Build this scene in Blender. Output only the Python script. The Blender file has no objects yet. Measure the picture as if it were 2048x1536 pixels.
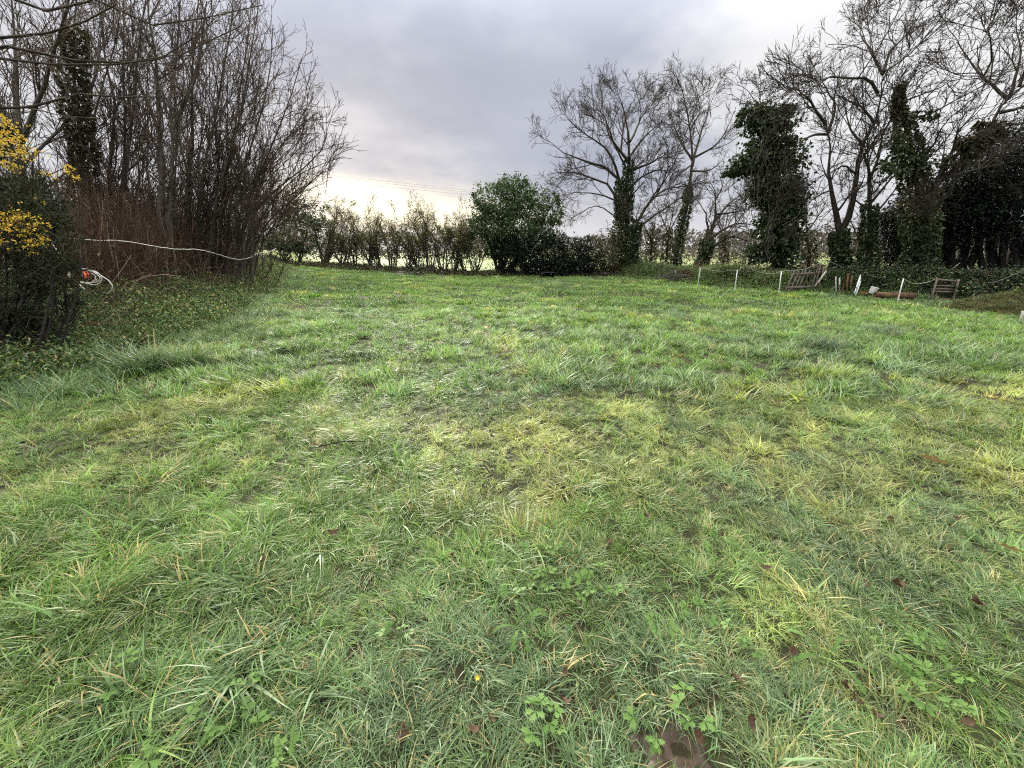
import bpy, math, random
import numpy as np
from mathutils import Vector

S = bpy.context.scene
COL = S.collection
R = math.radians
rng = np.random.default_rng(7)

# ------------------------------------------------------------------ camera
F = 800.0                       # focal length in photo pixels (2048 wide)
PITCH = R(18.6)
CAMH = 1.6
cam_d = bpy.data.cameras.new('camera')
cam = bpy.data.objects.new('camera', cam_d)
COL.objects.link(cam)
cam.location = (0, 0, CAMH)
cam.rotation_euler = (R(90) - PITCH, 0, 0)
cam_d.sensor_width = 36.0
cam_d.lens = 36.0 * F / 2048.0
cam_d.clip_start = 0.05
cam_d.clip_end = 3000
S.camera = cam

# ------------------------------------------------------------------ sky, sun, exposure
S.view_settings.view_transform = 'Standard'
S.view_settings.look = 'None'
S.view_settings.exposure = 0.85
S.view_settings.gamma = 1.0
S.view_settings.use_curve_mapping = False
S.cycles.max_bounces = 4
S.cycles.use_adaptive_sampling = True
S.cycles.adaptive_threshold = 0.02
S.cycles.diffuse_bounces = 2
S.cycles.glossy_bounces = 2
S.cycles.transmission_bounces = 3
S.cycles.use_denoising = False
S.cycles.filter_width = 1.15
S.cycles.sample_clamp_indirect = 4.0
S.cycles.sample_clamp_direct = 5.0

SUN_AZ = R(-17.0)               # from +Y towards -X
SUN_EL = R(14.0)
sun_dir = Vector((math.sin(SUN_AZ) * math.cos(SUN_EL), math.cos(SUN_AZ) * math.cos(SUN_EL), math.sin(SUN_EL)))
sd = bpy.data.lights.new('sun', 'SUN')
sd.energy = 4.5
sd.angle = R(14)
sd.color = (1.0, 0.94, 0.80)
sun = bpy.data.objects.new('sun', sd)
COL.objects.link(sun)
sun.rotation_euler = sun_dir.to_track_quat('Z', 'Y').to_euler()
sun.location = (0, 0, 30)


class NT:
    """tiny helper to write node trees"""
    def __init__(s, tree):
        s.t = tree; s.n = tree.nodes; s.l = tree.links
    def add(s, typ, **kw):
        nd = s.n.new(typ)
        for k, v in kw.items():
            setattr(nd, k, v)
        return nd
    def put(s, sock, v):
        if isinstance(v, bpy.types.NodeSocket):
            s.l.new(v, sock)
        else:
            sock.default_value = v
    def math(s, op, a, b=0.0, c=0.0, clamp=False):
        nd = s.add('ShaderNodeMath', operation=op, use_clamp=clamp)
        s.put(nd.inputs[0], a); s.put(nd.inputs[1], b); s.put(nd.inputs[2], c)
        return nd.outputs[0]
    def vmath(s, op, a, b=(0, 0, 0)):
        nd = s.add('ShaderNodeVectorMath', operation=op)
        s.put(nd.inputs[0], a); s.put(nd.inputs[1], b)
        return nd.outputs['Value'] if op in ('LENGTH', 'DOT_PRODUCT', 'DISTANCE') else nd.outputs[0]
    def mix(s, f, a, b, mode='MIX'):
        nd = s.add('ShaderNodeMix', data_type='RGBA', blend_type=mode)
        nd.clamp_factor = True
        s.put(nd.inputs[0], f)
        for i, v in ((6, a), (7, b)):
            if not isinstance(v, bpy.types.NodeSocket) and len(v) == 3:
                v = (*v, 1)
            s.put(nd.inputs[i], v)
        return nd.outputs[2]
    def noise(s, vec, scale, detail=3, rough=0.55):
        nd = s.add('ShaderNodeTexNoise')
        if vec is not None:
            s.put(nd.inputs['Vector'], vec)
        nd.inputs['Scale'].default_value = scale
        nd.inputs['Detail'].default_value = detail
        nd.inputs['Roughness'].default_value = rough
        return nd.outputs['Fac']
    def ramp(s, f, a, b, clamp=True):
        nd = s.add('ShaderNodeMapRange', interpolation_type='SMOOTHSTEP')
        s.put(nd.inputs['Value'], f)
        nd.inputs['From Min'].default_value = a
        nd.inputs['From Max'].default_value = b
        return nd.outputs['Result']


def pdir(px, py):
    u = (px - 1024) / F; w = (py - 768) / F
    v = Vector((u, math.cos(PITCH) - w * math.sin(PITCH), -math.sin(PITCH) - w * math.cos(PITCH)))
    return v


def make_world():
    w = bpy.data.worlds.new('World')
    S.world = w
    w.use_nodes = True
    t = NT(w.node_tree)
    t.n.clear()
    out = t.add('ShaderNodeOutputWorld')
    bg = t.add('ShaderNodeBackground')
    bg.inputs['Strength'].default_value = 0.1
    t.l.new(bg.outputs[0], out.inputs[0])
    sky = t.add('ShaderNodeTexSky')
    sky.sky_type = 'NISHITA'
    sky.sun_disc = False
    sky.sun_elevation = SUN_EL
    sky.sun_rotation = SUN_AZ
    sky.air_density = 1.0
    sky.dust_density = 2.0
    tc = t.add('ShaderNodeTexCoord')
    d = t.vmath('NORMALIZE', tc.outputs['Generated'])
    sx = t.add('ShaderNodeSeparateXYZ'); t.l.new(d, sx.inputs[0])
    z = sx.outputs[2]
    zc = t.math('MAXIMUM', z, 0.0)
    # cloud sheet projected on a layer overhead: streaks stretch towards the horizon
    inv = t.math('DIVIDE', 1.0, t.math('ADD', zc, 0.22))
    pl = t.vmath('MULTIPLY', d, (1, 1, 0))
    scl = t.add('ShaderNodeVectorMath', operation='SCALE')
    t.l.new(pl, scl.inputs[0]); t.l.new(inv, scl.inputs['Scale'])
    cl = scl.outputs[0]
    n1 = t.noise(cl, 0.75, 4, 0.5)
    n2 = t.noise(t.vmath('ADD', cl, (7.3, 2.1, 0)), 2.2, 4, 0.55)
    n3 = t.noise(t.vmath('MULTIPLY', d, (1, 1, 2.2)), 5.0, 5, 0.6)
    # overcast luminance, unseen zenith boosted to light the grass
    zenith_lift = t.math('MULTIPLY_ADD', t.ramp(z, 0.30, 1.0), ZENITH_BOOST, 1.0)
    grey = t.mix(t.ramp(n1, 0.38, 0.62), (0.43, 0.465, 0.58), (0.55, 0.58, 0.69))
    grey = t.mix(t.math('MULTIPLY', t.ramp(n2, 0.42, 0.72), 0.55), grey, (0.66, 0.68, 0.77))
    # veils of thin bright cloud
    def blob(px, py, sxx, szz, lo, hi, amp, soft=0.35):
        b = pdir(px, py).normalized()
        df = t.vmath('SUBTRACT', d, tuple(b))
        df = t.vmath('MULTIPLY', df, (1 / sxx, 1 / sxx, 1 / szz))
        r = t.vmath('LENGTH', df)
        r = t.math('ADD', r, t.math('MULTIPLY_ADD', n3, -2 * soft, soft))
        r = t.math('ADD', r, t.math('MULTIPLY_ADD', n2, -2 * soft, soft))
        nd = t.ramp(r, hi, lo)
        return t.math('MULTIPLY', nd, amp)
    c = t.mix(blob(1930, 40, 0.48, 0.30, 0.35, 1.15, 0.95), grey, (1.02, 1.02, 1.03))
    c = t.mix(blob(250, 330, 0.62, 0.26, 0.25, 1.15, 0.85), c, (0.90, 0.90, 0.94))
    # pale band low over the horizon
    c = t.mix(t.math('MULTIPLY', t.ramp(z, 0.19, 0.0), 0.85), c, (0.88, 0.88, 0.91))
    # veiled sun glow low over the hedge
    c = t.mix(blob(720, 410, 0.30, 0.085, 0.2, 1.1, 0.8, 0.4), c, (1.05, 0.98, 0.88))
    c = t.mix(blob(690, 398, 0.16, 0.050, 0.25, 1.15, 1.0, 0.45), c, (1.7, 1.55, 1.25))
    c = t.mix(blob(860, 430, 0.26, 0.042, 0.3, 1.2, 0.9, 0.45), c, (1.6, 1.45, 1.12))
    c = t.mix(t.ramp(z, 0.34, 0.9), c, (0.60, 0.585, 0.53))       # unseen sky overhead turned neutral for its light on the ground
    c = t.mix(1.0, c, zenith_lift, 'MULTIPLY')
    ten = t.mix(1.0, c, (SKY_GAIN, SKY_GAIN, SKY_GAIN), 'MULTIPLY')
    fin = t.mix(0.985, sky.outputs[0], ten)
    t.l.new(fin, bg.inputs['Color'])


ZENITH_BOOST = 6.2
SKY_GAIN = 5.0
make_world()

# ------------------------------------------------------------------ helpers
def tag(o, label, cat=None, group=None, kind=None):
    if label: o['label'] = label
    if cat: o['category'] = cat
    if group: o['group'] = group
    if kind: o['kind'] = kind
    return o


def empty(name, loc, label, cat, group=None):
    o = bpy.data.objects.new(name, None)
    o.empty_display_size = 0.2
    o.location = loc
    COL.objects.link(o)
    return tag(o, label, cat, group)


def mesh_np(name, V, quads=None, tris=None, smooth=False, attrs=None):
    V = np.asarray(V, dtype=np.float32).reshape(-1, 3)
    me = bpy.data.meshes.new(name)
    me.vertices.add(len(V))
    me.vertices.foreach_set('co', V.ravel())
    loops = []; starts = []; n = 0; sizes = []
    if quads is not None and len(quads):
        q = np.asarray(quads, dtype=np.int32).reshape(-1, 4)
        loops.append(q.ravel()); starts.append(n + 4 * np.arange(len(q))); n += q.size
    if tris is not None and len(tris):
        q = np.asarray(tris, dtype=np.int32).reshape(-1, 3)
        loops.append(q.ravel()); starts.append(n + 3 * np.arange(len(q))); n += q.size
    L = np.concatenate(loops); st = np.concatenate(starts)
    me.loops.add(len(L))
    me.loops.foreach_set('vertex_index', L)
    me.polygons.add(len(st))
    me.polygons.foreach_set('loop_start', st.astype(np.int32))
    if attrs:
        for k, v in attrs.items():
            v = np.asarray(v, dtype=np.float32)
            if v.ndim == 1:
                a = me.attributes.new(k, 'FLOAT', 'POINT'); a.data.foreach_set('value', v)
            else:
                a = me.attributes.new(k, 'FLOAT_VECTOR', 'POINT'); a.data.foreach_set('vector', v.ravel())
    me.update(calc_edges=True)
    if smooth:
        me.polygons.foreach_set('use_smooth', np.ones(len(st), dtype=bool))
    me.validate()
    return me


def obj(name, me, mat=None, parent=None, loc=None):
    o = bpy.data.objects.new(name, me)
    COL.objects.link(o)
    if mat is not None and not me.materials:
        me.materials.append(mat)
    if parent is not None:
        o.parent = parent
        if loc is None:
            pl = parent.location
            if parent.parent: pl = pl + parent.parent.location
            o.location = -Vector(pl)      # meshes are written in world coordinates
    if loc is not None:
        o.location = loc
    return o


class MB:
    """mesh collector"""
    def __init__(s):
        s.V = []; s.Q = []; s.T = []; s.n = 0; s.A = []
    def add(s, V, quads=None, tris=None, a=0.5):
        V = np.asarray(V, dtype=np.float32).reshape(-1, 3)
        s.V.append(V)
        if quads is not None and len(quads): s.Q.append(np.asarray(quads).reshape(-1, 4) + s.n)
        if tris is not None and len(tris): s.T.append(np.asarray(tris).reshape(-1, 3) + s.n)
        aa = np.empty(len(V), dtype=np.float32); aa[:] = a
        s.A.append(aa)
        s.n += len(V)
        return s
    def box(s, c, sx, sy, sz, ax=(1, 0, 0), ay=(0, 1, 0), az=(0, 0, 1), a=0.5, jit=0.0):
        c = np.asarray(c, float); ax = np.asarray(ax, float); ay = np.asarray(ay, float); az = np.asarray(az, float)
        sg = np.array([[i, j, k] for k in (-1, 1) for j in (-1, 1) for i in (-1, 1)], float) * 0.5
        V = c + sg[:, :1] * sx * ax + sg[:, 1:2] * sy * ay + sg[:, 2:] * sz * az
        if jit: V = V + rng.normal(0, jit, V.shape)
        return s.add(V, [[0, 2, 3, 1], [4, 5, 7, 6], [0, 1, 5, 4], [2, 6, 7, 3], [0, 4, 6, 2], [1, 3, 7, 5]], a=a)
    def tube(s, P, rad, sides=6, a=0.5, cap=True):
        P = np.asarray(P, float)
        rad = np.broadcast_to(np.asarray(rad, float), (len(P),))
        V, Q = tubes(P[None], rad[None], sides)
        s.add(V, Q, a=a)
        if cap:
            for end in (0, len(P) - 1):
                b = s.n - len(V) + end * sides
                c = len(V)
                s.add(P[end][None])
                idx = np.arange(sides)
                s.T.append(np.stack([b + idx, b + (idx + 1) % sides, np.full(sides, s.n - 1)], 1))
                # keep book-keeping of V length right for the 2nd cap
                V = np.zeros((s.n - (b - end * sides), 3))
        return s
    def mesh(s, name, smooth=False):
        return mesh_np(name, np.concatenate(s.V), np.concatenate(s.Q) if s.Q else None,
                       np.concatenate(s.T) if s.T else None, smooth, {'rnd': np.concatenate(s.A)})


def unit(v):
    return v / np.maximum(np.linalg.norm(v, axis=-1, keepdims=True), 1e-9)


def tubes(P, Rr, sides):
    """P (B,k,3), Rr (B,k) -> verts, quads"""
    B, k, _ = P.shape
    T = np.empty_like(P)
    T[:, 1:-1] = P[:, 2:] - P[:, :-2]
    T[:, 0] = P[:, 1] - P[:, 0]
    T[:, -1] = P[:, -1] - P[:, -2]
    T = unit(T)
    ref = np.where(np.abs(T[:, :1, 2:3]) > 0.8, np.array([1.0, 0, 0]), np.array([0, 0, 1.0]))
    ref = np.broadcast_to(ref, T.shape)
    X = unit(np.cross(ref, T)); Y = np.cross(T, X)
    an = 2 * np.pi * np.arange(sides) / sides
    V = P[:, :, None] + Rr[:, :, None, None] * (X[:, :, None] * np.cos(an)[:, None] + Y[:, :, None] * np.sin(an)[:, None])
    base = (np.arange(B) * k * sides)[:, None, None] + (np.arange(k - 1) * sides)[None, :, None]
    i = np.arange(sides)[None, None]; j = (i + 1) % sides
    Q = np.stack([base + i, base + j, base + sides + j, base + sides + i], -1)
    return V.reshape(-1, 3), Q.reshape(-1, 4)


def hash2(ix, iy, seed):
    h = (ix.astype(np.int64) * 374761393 + iy.astype(np.int64) * 668265263 + seed * 1442695041) & 0xFFFFFFFF
    h = ((h ^ (h >> 13)) * 1274126177) & 0xFFFFFFFF
    return ((h ^ (h >> 16)) & 0xFFFFFF) / float(0xFFFFFF)


def vnoise(x, y, scale, seed=0, octaves=2):
    x = np.asarray(x, float); y = np.asarray(y, float)
    out = 0; amp = 1; tot = 0
    for o in range(octaves):
        fx = x / scale * 2 ** o + 17.3 * o; fy = y / scale * 2 ** o - 9.1 * o
        ix = np.floor(fx); iy = np.floor(fy)
        tx = fx - ix; ty = fy - iy
        tx = tx * tx * (3 - 2 * tx); ty = ty * ty * (3 - 2 * ty)
        a = hash2(ix, iy, seed + o); b = hash2(ix + 1, iy, seed + o)
        c = hash2(ix, iy + 1, seed + o); d = hash2(ix + 1, iy + 1, seed + o)
        out = out + amp * ((a * (1 - tx) + b * tx) * (1 - ty) + (c * (1 - tx) + d * tx) * ty)
        tot += amp; amp *= 0.5
    return out / tot


def sstep(a, b, x):
    t = np.clip((x - a) / (b - a), 0, 1)
    return t * t * (3 - 2 * t)


# ------------------------------------------------------------------ the lie of the land
LEFT_TOE = np.array([(-5.9, -6), (-5.75, 2), (-5.9, 5), (-6.7, 8.9), (-8.3, 13), (-10.8, 19), (-14.2, 27), (-17, 33)])
RIGHT_TOE = np.array([(5.2, 27.2), (7.0, 24), (9.0, 19.8), (10.6, 16.6), (13.2, 14.3), (15.5, 12.4), (19, 10)])


def side_dist(x, y, line, sgn):
    """signed distance to a polyline (positive on its outer side)"""
    best = np.full(np.shape(x), 1e9); sg = np.zeros(np.shape(x))
    for (ax, ay), (bx, by) in zip(line[:-1], line[1:]):
        dx, dy = bx - ax, by - ay
        t = np.clip(((x - ax) * dx + (y - ay) * dy) / (dx * dx + dy * dy), 0, 1)
        d = np.hypot(x - ax - t * dx, y - ay - t * dy)
        cr = dx * (y - ay) - dy * (x - ax)
        m = d < best
        best = np.where(m, d, best); sg = np.where(m, np.sign(cr), sg)
    return best * sg * sgn


def gz(x, y):
    x = np.asarray(x, float); y = np.asarray(y, float)
    z = 0.05 * (vnoise(x, y, 3.1, 3) - 0.5) * sstep(60, 20, y) + 0.06 * (vnoise(x, y, 0.9, 5) - 0.5) * sstep(26, 10, np.hypot(x, y))
    z = z + 0.50 * sstep(9, 30, y) * sstep(-3, -15, x) * sstep(75, 34, y)
    dl = side_dist(x, y, LEFT_TOE, 1)
    z = z + (1.0 * sstep(-0.2, 3.6, dl) + 0.20 * (vnoise(x, y, 1.3, 11) - 0.5) * sstep(0, 1.5, dl)) * sstep(60, 36, y) * sstep(-70, -30, x)
    dr = side_dist(x, y, RIGHT_TOE, 1)
    bank = sstep(-0.1, 1.1, dr) * sstep(3.6, 1.7, dr)
    z = z + (0.62 + 0.5 * (vnoise(x, y, 2.3, 21) - 0.5)) * bank * sstep(28.5, 25.5, y) * sstep(4.6, 6.4, x)
    # far land: rolls up slightly towards the skyline
    z = z + 1.2 * sstep(70, 260, y)
    return z


def gz1(x, y):
    return float(gz(np.array([x]), np.array([y]))[0])


def gp(px, py):
    """where the line of sight through a photo pixel meets the ground"""
    d = pdir(px, py)
    t0 = 0.5; prev = 0.5
    t = 0.5
    while t < 200:
        p = Vector((0, 0, CAMH)) + d * t
        if p.z < gz1(p.x, p.y):
            lo, hi = prev, t
            for _ in range(14):
                m = (lo + hi) / 2
                q = Vector((0, 0, CAMH)) + d * m
                if q.z < gz1(q.x, q.y): hi = m
                else: lo = m
            q = Vector((0, 0, CAMH)) + d * hi
            return Vector((q.x, q.y, gz1(q.x, q.y)))
        prev = t
        t += 0.02 + t * 0.02
    return Vector((0, 0, CAMH)) + d * 100


def at(px, py, Y):
    d = pdir(px, py)
    return Vector((0, 0, CAMH)) + d * (Y / d.y)


def mpp(Y, py=500):
    """metres per photo pixel at depth Y"""
    return (Y / pdir(1024, py).y) / F


# ------------------------------------------------------------------ materials
def new_mat(name):
    m = bpy.data.materials.new(name)
    m.use_nodes = True
    t = NT(m.node_tree)
    t.n.clear()
    out = t.add('ShaderNodeOutputMaterial')
    return m, t, out


def principled(t, col, rough=0.7, spec=0.4, bump=None, bstr=0.3, bdist=0.02):
    p = t.add('ShaderNodeBsdfPrincipled')
    if not isinstance(col, bpy.types.NodeSocket) and len(col) == 3: col = (*col, 1)
    t.put(p.inputs['Base Color'], col)
    t.put(p.inputs['Roughness'], rough)
    t.put(p.inputs['Specular IOR Level'], spec)
    if bump is not None:
        b = t.add('ShaderNodeBump')
        b.inputs['Strength'].default_value = bstr
        b.inputs['Distance'].default_value = bdist
        t.l.new(bump, b.inputs['Height'])
        t.l.new(b.outputs[0], p.inputs['Normal'])
    return p


def leaf_mat(name, c1, c2, c3=None, rough=0.45, trans=0.25, spec=0.4, nscale=0.9):
    m, t, out = new_mat(name)
    a = t.add('ShaderNodeAttribute', attribute_name='rnd')
    g = t.add('ShaderNodeNewGeometry')
    n = t.noise(g.outputs['Position'], nscale, 2)
    f = t.math('MULTIPLY_ADD', n, 0.9, t.math('MULTIPLY_ADD', a.outputs['Fac'], 0.7, -0.3), clamp=True)
    c = t.mix(f, c1, c2)
    if c3 is not None:
        c = t.mix(t.ramp(a.outputs['Fac'], 0.86, 0.97), c, c3)
    p = principled(t, c, rough, spec)
    tr = t.add('ShaderNodeBsdfTranslucent')
    tc = t.mix(1.0, c, (1.25, 1.3, 0.8), 'MULTIPLY')
    t.l.new(tc, tr.inputs['Color'])
    mx = t.add('ShaderNodeMixShader')
    mx.inputs[0].default_value = trans
    t.l.new(p.outputs[0], mx.inputs[1]); t.l.new(tr.outputs[0], mx.inputs[2])
    t.l.new(mx.outputs[0], out.inputs[0])
    return m


def tint_mat(name, trans=0.35, rough=0.42, spec=0.5, dew_glint=0.75):
    """grass: colour comes with each tuft (instance attribute), varied blade by blade"""
    m, t, out = new_mat(name)
    ti = t.add('ShaderNodeAttribute', attribute_name='tint', attribute_type='INSTANCER')
    a = t.add('ShaderNodeAttribute', attribute_name='rnd')
    tt = t.add('ShaderNodeAttribute', attribute_name='along')
    r = a.outputs['Fac']
    v = t.math('MULTIPLY_ADD', r, 1.15, 0.38)
    vv = t.add('ShaderNodeCombineXYZ')
    for i in range(3): t.l.new(v, vv.inputs[i])
    c = t.mix(1.0, ti.outputs['Color'], vv.outputs[0], 'MULTIPLY')
    # a few dead, straw coloured blades in every tuft; pale sheaths at the foot
    c = t.mix(t.math('MULTIPLY', t.ramp(r, 0.80, 0.86), dew_glint), c, (0.39, 0.46, 0.32))  # pale dewy blades, their wet glint put into the colour
    c = t.mix(t.ramp(r, 0.955, 0.962), c, (0.44, 0.37, 0.18))
    c = t.mix(t.math('MULTIPLY', t.ramp(tt.outputs['Fac'], 0.75, 1.0), 0.25), c, (0.34, 0.36, 0.13))
    p = principled(t, c, rough, spec)
    tr = t.add('ShaderNodeBsdfTranslucent')
    tc = t.mix(1.0, c, (1.25, 1.35, 0.75), 'MULTIPLY')
    t.l.new(tc, tr.inputs['Color'])
    mx = t.add('ShaderNodeMixShader')
    mx.inputs[0].default_value = trans
    t.l.new(p.outputs[0], mx.inputs[1]); t.l.new(tr.outputs[0], mx.inputs[2])
    t.l.new(mx.outputs[0], out.inputs[0])
    return m


def bark_mat(name, c1, c2, moss=(0.06, 0.07, 0.025), mamt=0.5):
    m, t, out = new_mat(name)
    g = t.add('ShaderNodeNewGeometry')
    n = t.noise(g.outputs['Position'], 9.0, 4, 0.65)
    n2 = t.noise(g.outputs['Position'], 1.4, 3)
    c = t.mix(t.ramp(n, 0.3, 0.7), c1, c2)
    c = t.mix(t.math('MULTIPLY', t.ramp(n2, 0.5, 0.75), mamt), c, moss)
    p = principled(t, c, 0.85, 0.25, n, 0.6, 0.03)
    t.l.new(p.outputs[0], out.inputs[0])
    return m


def plain_mat(name, c1, c2, nscale=12.0, rough=0.7, spec=0.35, stain=None, stain_amt=0.0, stretch=(1, 1, 1), bstr=0.3):
    m, t, out = new_mat(name)
    tc = t.add('ShaderNodeTexCoord')
    v = t.vmath('MULTIPLY', tc.outputs['Object'], stretch)
    n = t.noise(v, nscale, 4, 0.6)
    c = t.mix(t.ramp(n, 0.3, 0.7), c1, c2)
    if stain is not None:
        n2 = t.noise(tc.outputs['Object'], nscale * 0.45, 4, 0.7)
        c = t.mix(t.math('MULTIPLY', t.ramp(n2, 0.52, 0.6), stain_amt), c, stain)
    p = principled(t, c, rough, spec, n, bstr, 0.01)
    t.l.new(p.outputs[0], out.inputs[0])
    return m


def ground_mat():
    m, t, out = new_mat('ground')
    g = t.add('ShaderNodeNewGeometry')
    pos = g.outputs['Position']
    s = t.add('ShaderNodeSeparateXYZ'); t.l.new(pos, s.inputs[0])
    n = t.noise(pos, 6.0, 5, 0.65)
    n2 = t.noise(pos, 0.06, 3)
    n3 = t.noise(pos, 0.7, 4, 0.6)
    soil = t.mix(t.ramp(n, 0.35, 0.65), (0.026, 0.021, 0.012), (0.042, 0.050, 0.018))
    far = t.mix(t.ramp(n2, 0.35, 0.65), (0.16, 0.22, 0.07), (0.24, 0.27, 0.10))
    far = t.mix(t.math('MULTIPLY', t.ramp(n3, 0.4, 0.8), 0.3), far, (0.13, 0.15, 0.05))
    c = t.mix(t.ramp(s.outputs[1], 30.0, 34.0), soil, far)
    p = principled(t, c, 0.9, 0.2, n, 0.7, 0.03)
    t.l.new(p.outputs[0], out.inputs[0])
    return m


M = {}
M['ground'] = ground_mat()
M['grass'] = tint_mat('grass_blades', 0.32, 0.50, 0.36)
M['sprig'] = tint_mat('weed_leaves', 0.25, 0.55, 0.35, 0.15)
M['bark_oak'] = bark_mat('oak_bark', (0.030, 0.024, 0.018), (0.085, 0.070, 0.052), (0.055, 0.06, 0.022), 0.6)
M['bark_pale'] = bark_mat('pale_bark', (0.060, 0.050, 0.042), (0.15, 0.13, 0.11), (0.07, 0.075, 0.03), 0.5)
M['bark_dark'] = bark_mat('dark_bark', (0.010, 0.008, 0.007), (0.028, 0.022, 0.018), (0.015, 0.018, 0.008), 0.4)
M['twig'] = bark_mat('twig_bark', (0.030, 0.022, 0.018), (0.065, 0.050, 0.040), (0.05, 0.05, 0.02), 0.3)
M['twig_left'] = bark_mat('sallow_twigs', (0.062, 0.045, 0.036), (0.150, 0.110, 0.086), (0.06, 0.055, 0.025), 0.3)
M['stalk'] = leaf_mat('dead_stalks', (0.030, 0.018, 0.013), (0.150, 0.090, 0.062), (0.36, 0.27, 0.20), 0.8, 0.0, 0.2, 1.6)
M['ivy'] = leaf_mat('ivy_leaves', (0.016, 0.032, 0.013), (0.062, 0.098, 0.034), (0.13, 0.15, 0.07), 0.5, 0.12, 0.4)
M['ivy_brown'] = leaf_mat('dull_ivy_leaves', (0.030, 0.030, 0.016), (0.085, 0.085, 0.040), (0.12, 0.08, 0.04), 0.5, 0.15)
M['laurel'] = leaf_mat('laurel_leaves', (0.026, 0.052, 0.020), (0.080, 0.125, 0.045), (0.16, 0.19, 0.075), 0.46, 0.22, 0.4, 0.7)
M['dark_leaf'] = leaf_mat('dark_evergreen_leaves', (0.005, 0.009, 0.006), (0.017, 0.026, 0.015), (0.035, 0.048, 0.028), 0.55, 0.05, 0.22, 0.6)
M['hedge_leaf'] = leaf_mat('hedge_leaves', (0.05, 0.06, 0.018), (0.15, 0.145, 0.040), (0.24, 0.20, 0.06), 0.45, 0.4)
M['gorse'] = leaf_mat('gorse_spines', (0.014, 0.022, 0.010), (0.050, 0.062, 0.024), (0.09, 0.07, 0.03), 0.6, 0.1)
M['gorse_flower'] = leaf_mat('gorse_petals', (0.76, 0.46, 0.035), (0.86, 0.64, 0.13), None, 0.5, 0.3)
M['butter_leaf'] = leaf_mat('buttercup_leaves', (0.080, 0.165, 0.036), (0.18, 0.29, 0.085), None, 0.6, 0.25, 0.2, 8)
M['weed_leaf'] = leaf_mat('jagged_weed_leaves', (0.060, 0.125, 0.030), (0.11, 0.19, 0.05), None, 0.6, 0.2, 0.2, 20)
M['dead_leaf'] = leaf_mat('fallen_leaves', (0.040, 0.024, 0.015), (0.135, 0.082, 0.050), (0.34, 0.21, 0.14), 0.75, 0.15, 0.25, 14)
M['far_wood'] = leaf_mat('far_trees', (0.11, 0.095, 0.088), (0.19, 0.16, 0.145), (0.13, 0.14, 0.09), 0.9, 0.0, 0.1, 0.05)  # mauve-brown twigs, paled to put distance haze into the colour
M['mud'] = plain_mat('wet_mud', (0.030, 0.018, 0.012), (0.070, 0.044, 0.028), 9, 0.5, 0.35, bstr=0.9)
M['rope'] = plain_mat('white_rope', (0.62, 0.60, 0.54), (0.80, 0.78, 0.72), 60, 0.7)
M['rope_grey'] = plain_mat('weathered_rope', (0.26, 0.25, 0.20), (0.40, 0.38, 0.31), 60, 0.8)
M['stake'] = plain_mat('white_plastic', (0.76, 0.77, 0.76), (0.86, 0.86, 0.84), 20, 0.4, 0.5, (0.4, 0.42, 0.36), 0.4)
M['metal'] = plain_mat('dull_steel', (0.24, 0.24, 0.23), (0.36, 0.36, 0.35), 20, 0.45, 0.6)
M['grey_wood'] = plain_mat('weathered_wood', (0.10, 0.078, 0.066), (0.20, 0.165, 0.145), 14, 0.85, 0.2, (0.06, 0.05, 0.035), 0.6, (1, 1, 6), 0.5)
M['brown_wood'] = plain_mat('rotten_orange_wood', (0.070, 0.036, 0.018), (0.165, 0.085, 0.040), 14, 0.85, 0.2, (0.05, 0.028, 0.015), 0.6, (5, 5, 0.7), 0.6)
M['white_board'] = plain_mat('flaking_white_paint', (0.78, 0.78, 0.80), (0.86, 0.86, 0.87), 12, 0.6, 0.35, (0.05, 0.05, 0.06), 0.95, (1, 1, 1), 0.4)
M['pale_wood'] = plain_mat('bleached_wood', (0.34, 0.32, 0.28), (0.58, 0.55, 0.50), 16, 0.8, 0.2, (0.08, 0.07, 0.05), 0.8, (4, 4, 0.8), 0.6)
M['log'] = plain_mat('rusty_log', (0.060, 0.034, 0.025), (0.135, 0.080, 0.056), 9, 0.85, 0.2, (0.22, 0.15, 0.05), 0.5)
M['white_plastic'] = plain_mat('white_bucket', (0.80, 0.78, 0.74), (0.87, 0.85, 0.82), 8, 0.45, 0.5)
M['red_plastic'] = plain_mat('orange_red_plastic', (0.70, 0.09, 0.035), (0.80, 0.16, 0.06), 8, 0.4, 0.5)
M['blue_trough'] = plain_mat('dark_blue_plastic', (0.010, 0.011, 0.022), (0.018, 0.020, 0.036), 8, 0.6, 0.3)
M['cable'] = plain_mat('cable', (0.30, 0.29, 0.31), (0.34, 0.33, 0.35), 5, 0.6)
M['moss_mound'] = plain_mat('mossy_earth', (0.036, 0.038, 0.014), (0.085, 0.088, 0.028), 5, 0.95, 0.15, (0.10, 0.06, 0.03), 0.6, bstr=0.9)
M['yellow'] = plain_mat('yellow_petals', (0.75, 0.50, 0.04), (0.85, 0.62, 0.08), 30, 0.5)

# ------------------------------------------------------------------ ground sheet
def graded(lo, hi, fine_lo, fine_hi, step, ratio=1.16):
    a = list(np.arange(fine_lo, fine_hi + 1e-6, step))
    s = step; x = fine_hi
    while x < hi:
        s *= ratio; x += s; a.append(min(x, hi))
    s = step; x = fine_lo; pre = []
    while x > lo:
        s *= ratio; x -= s; pre.append(max(x, lo))
    return np.array(pre[::-1] + a)


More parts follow.
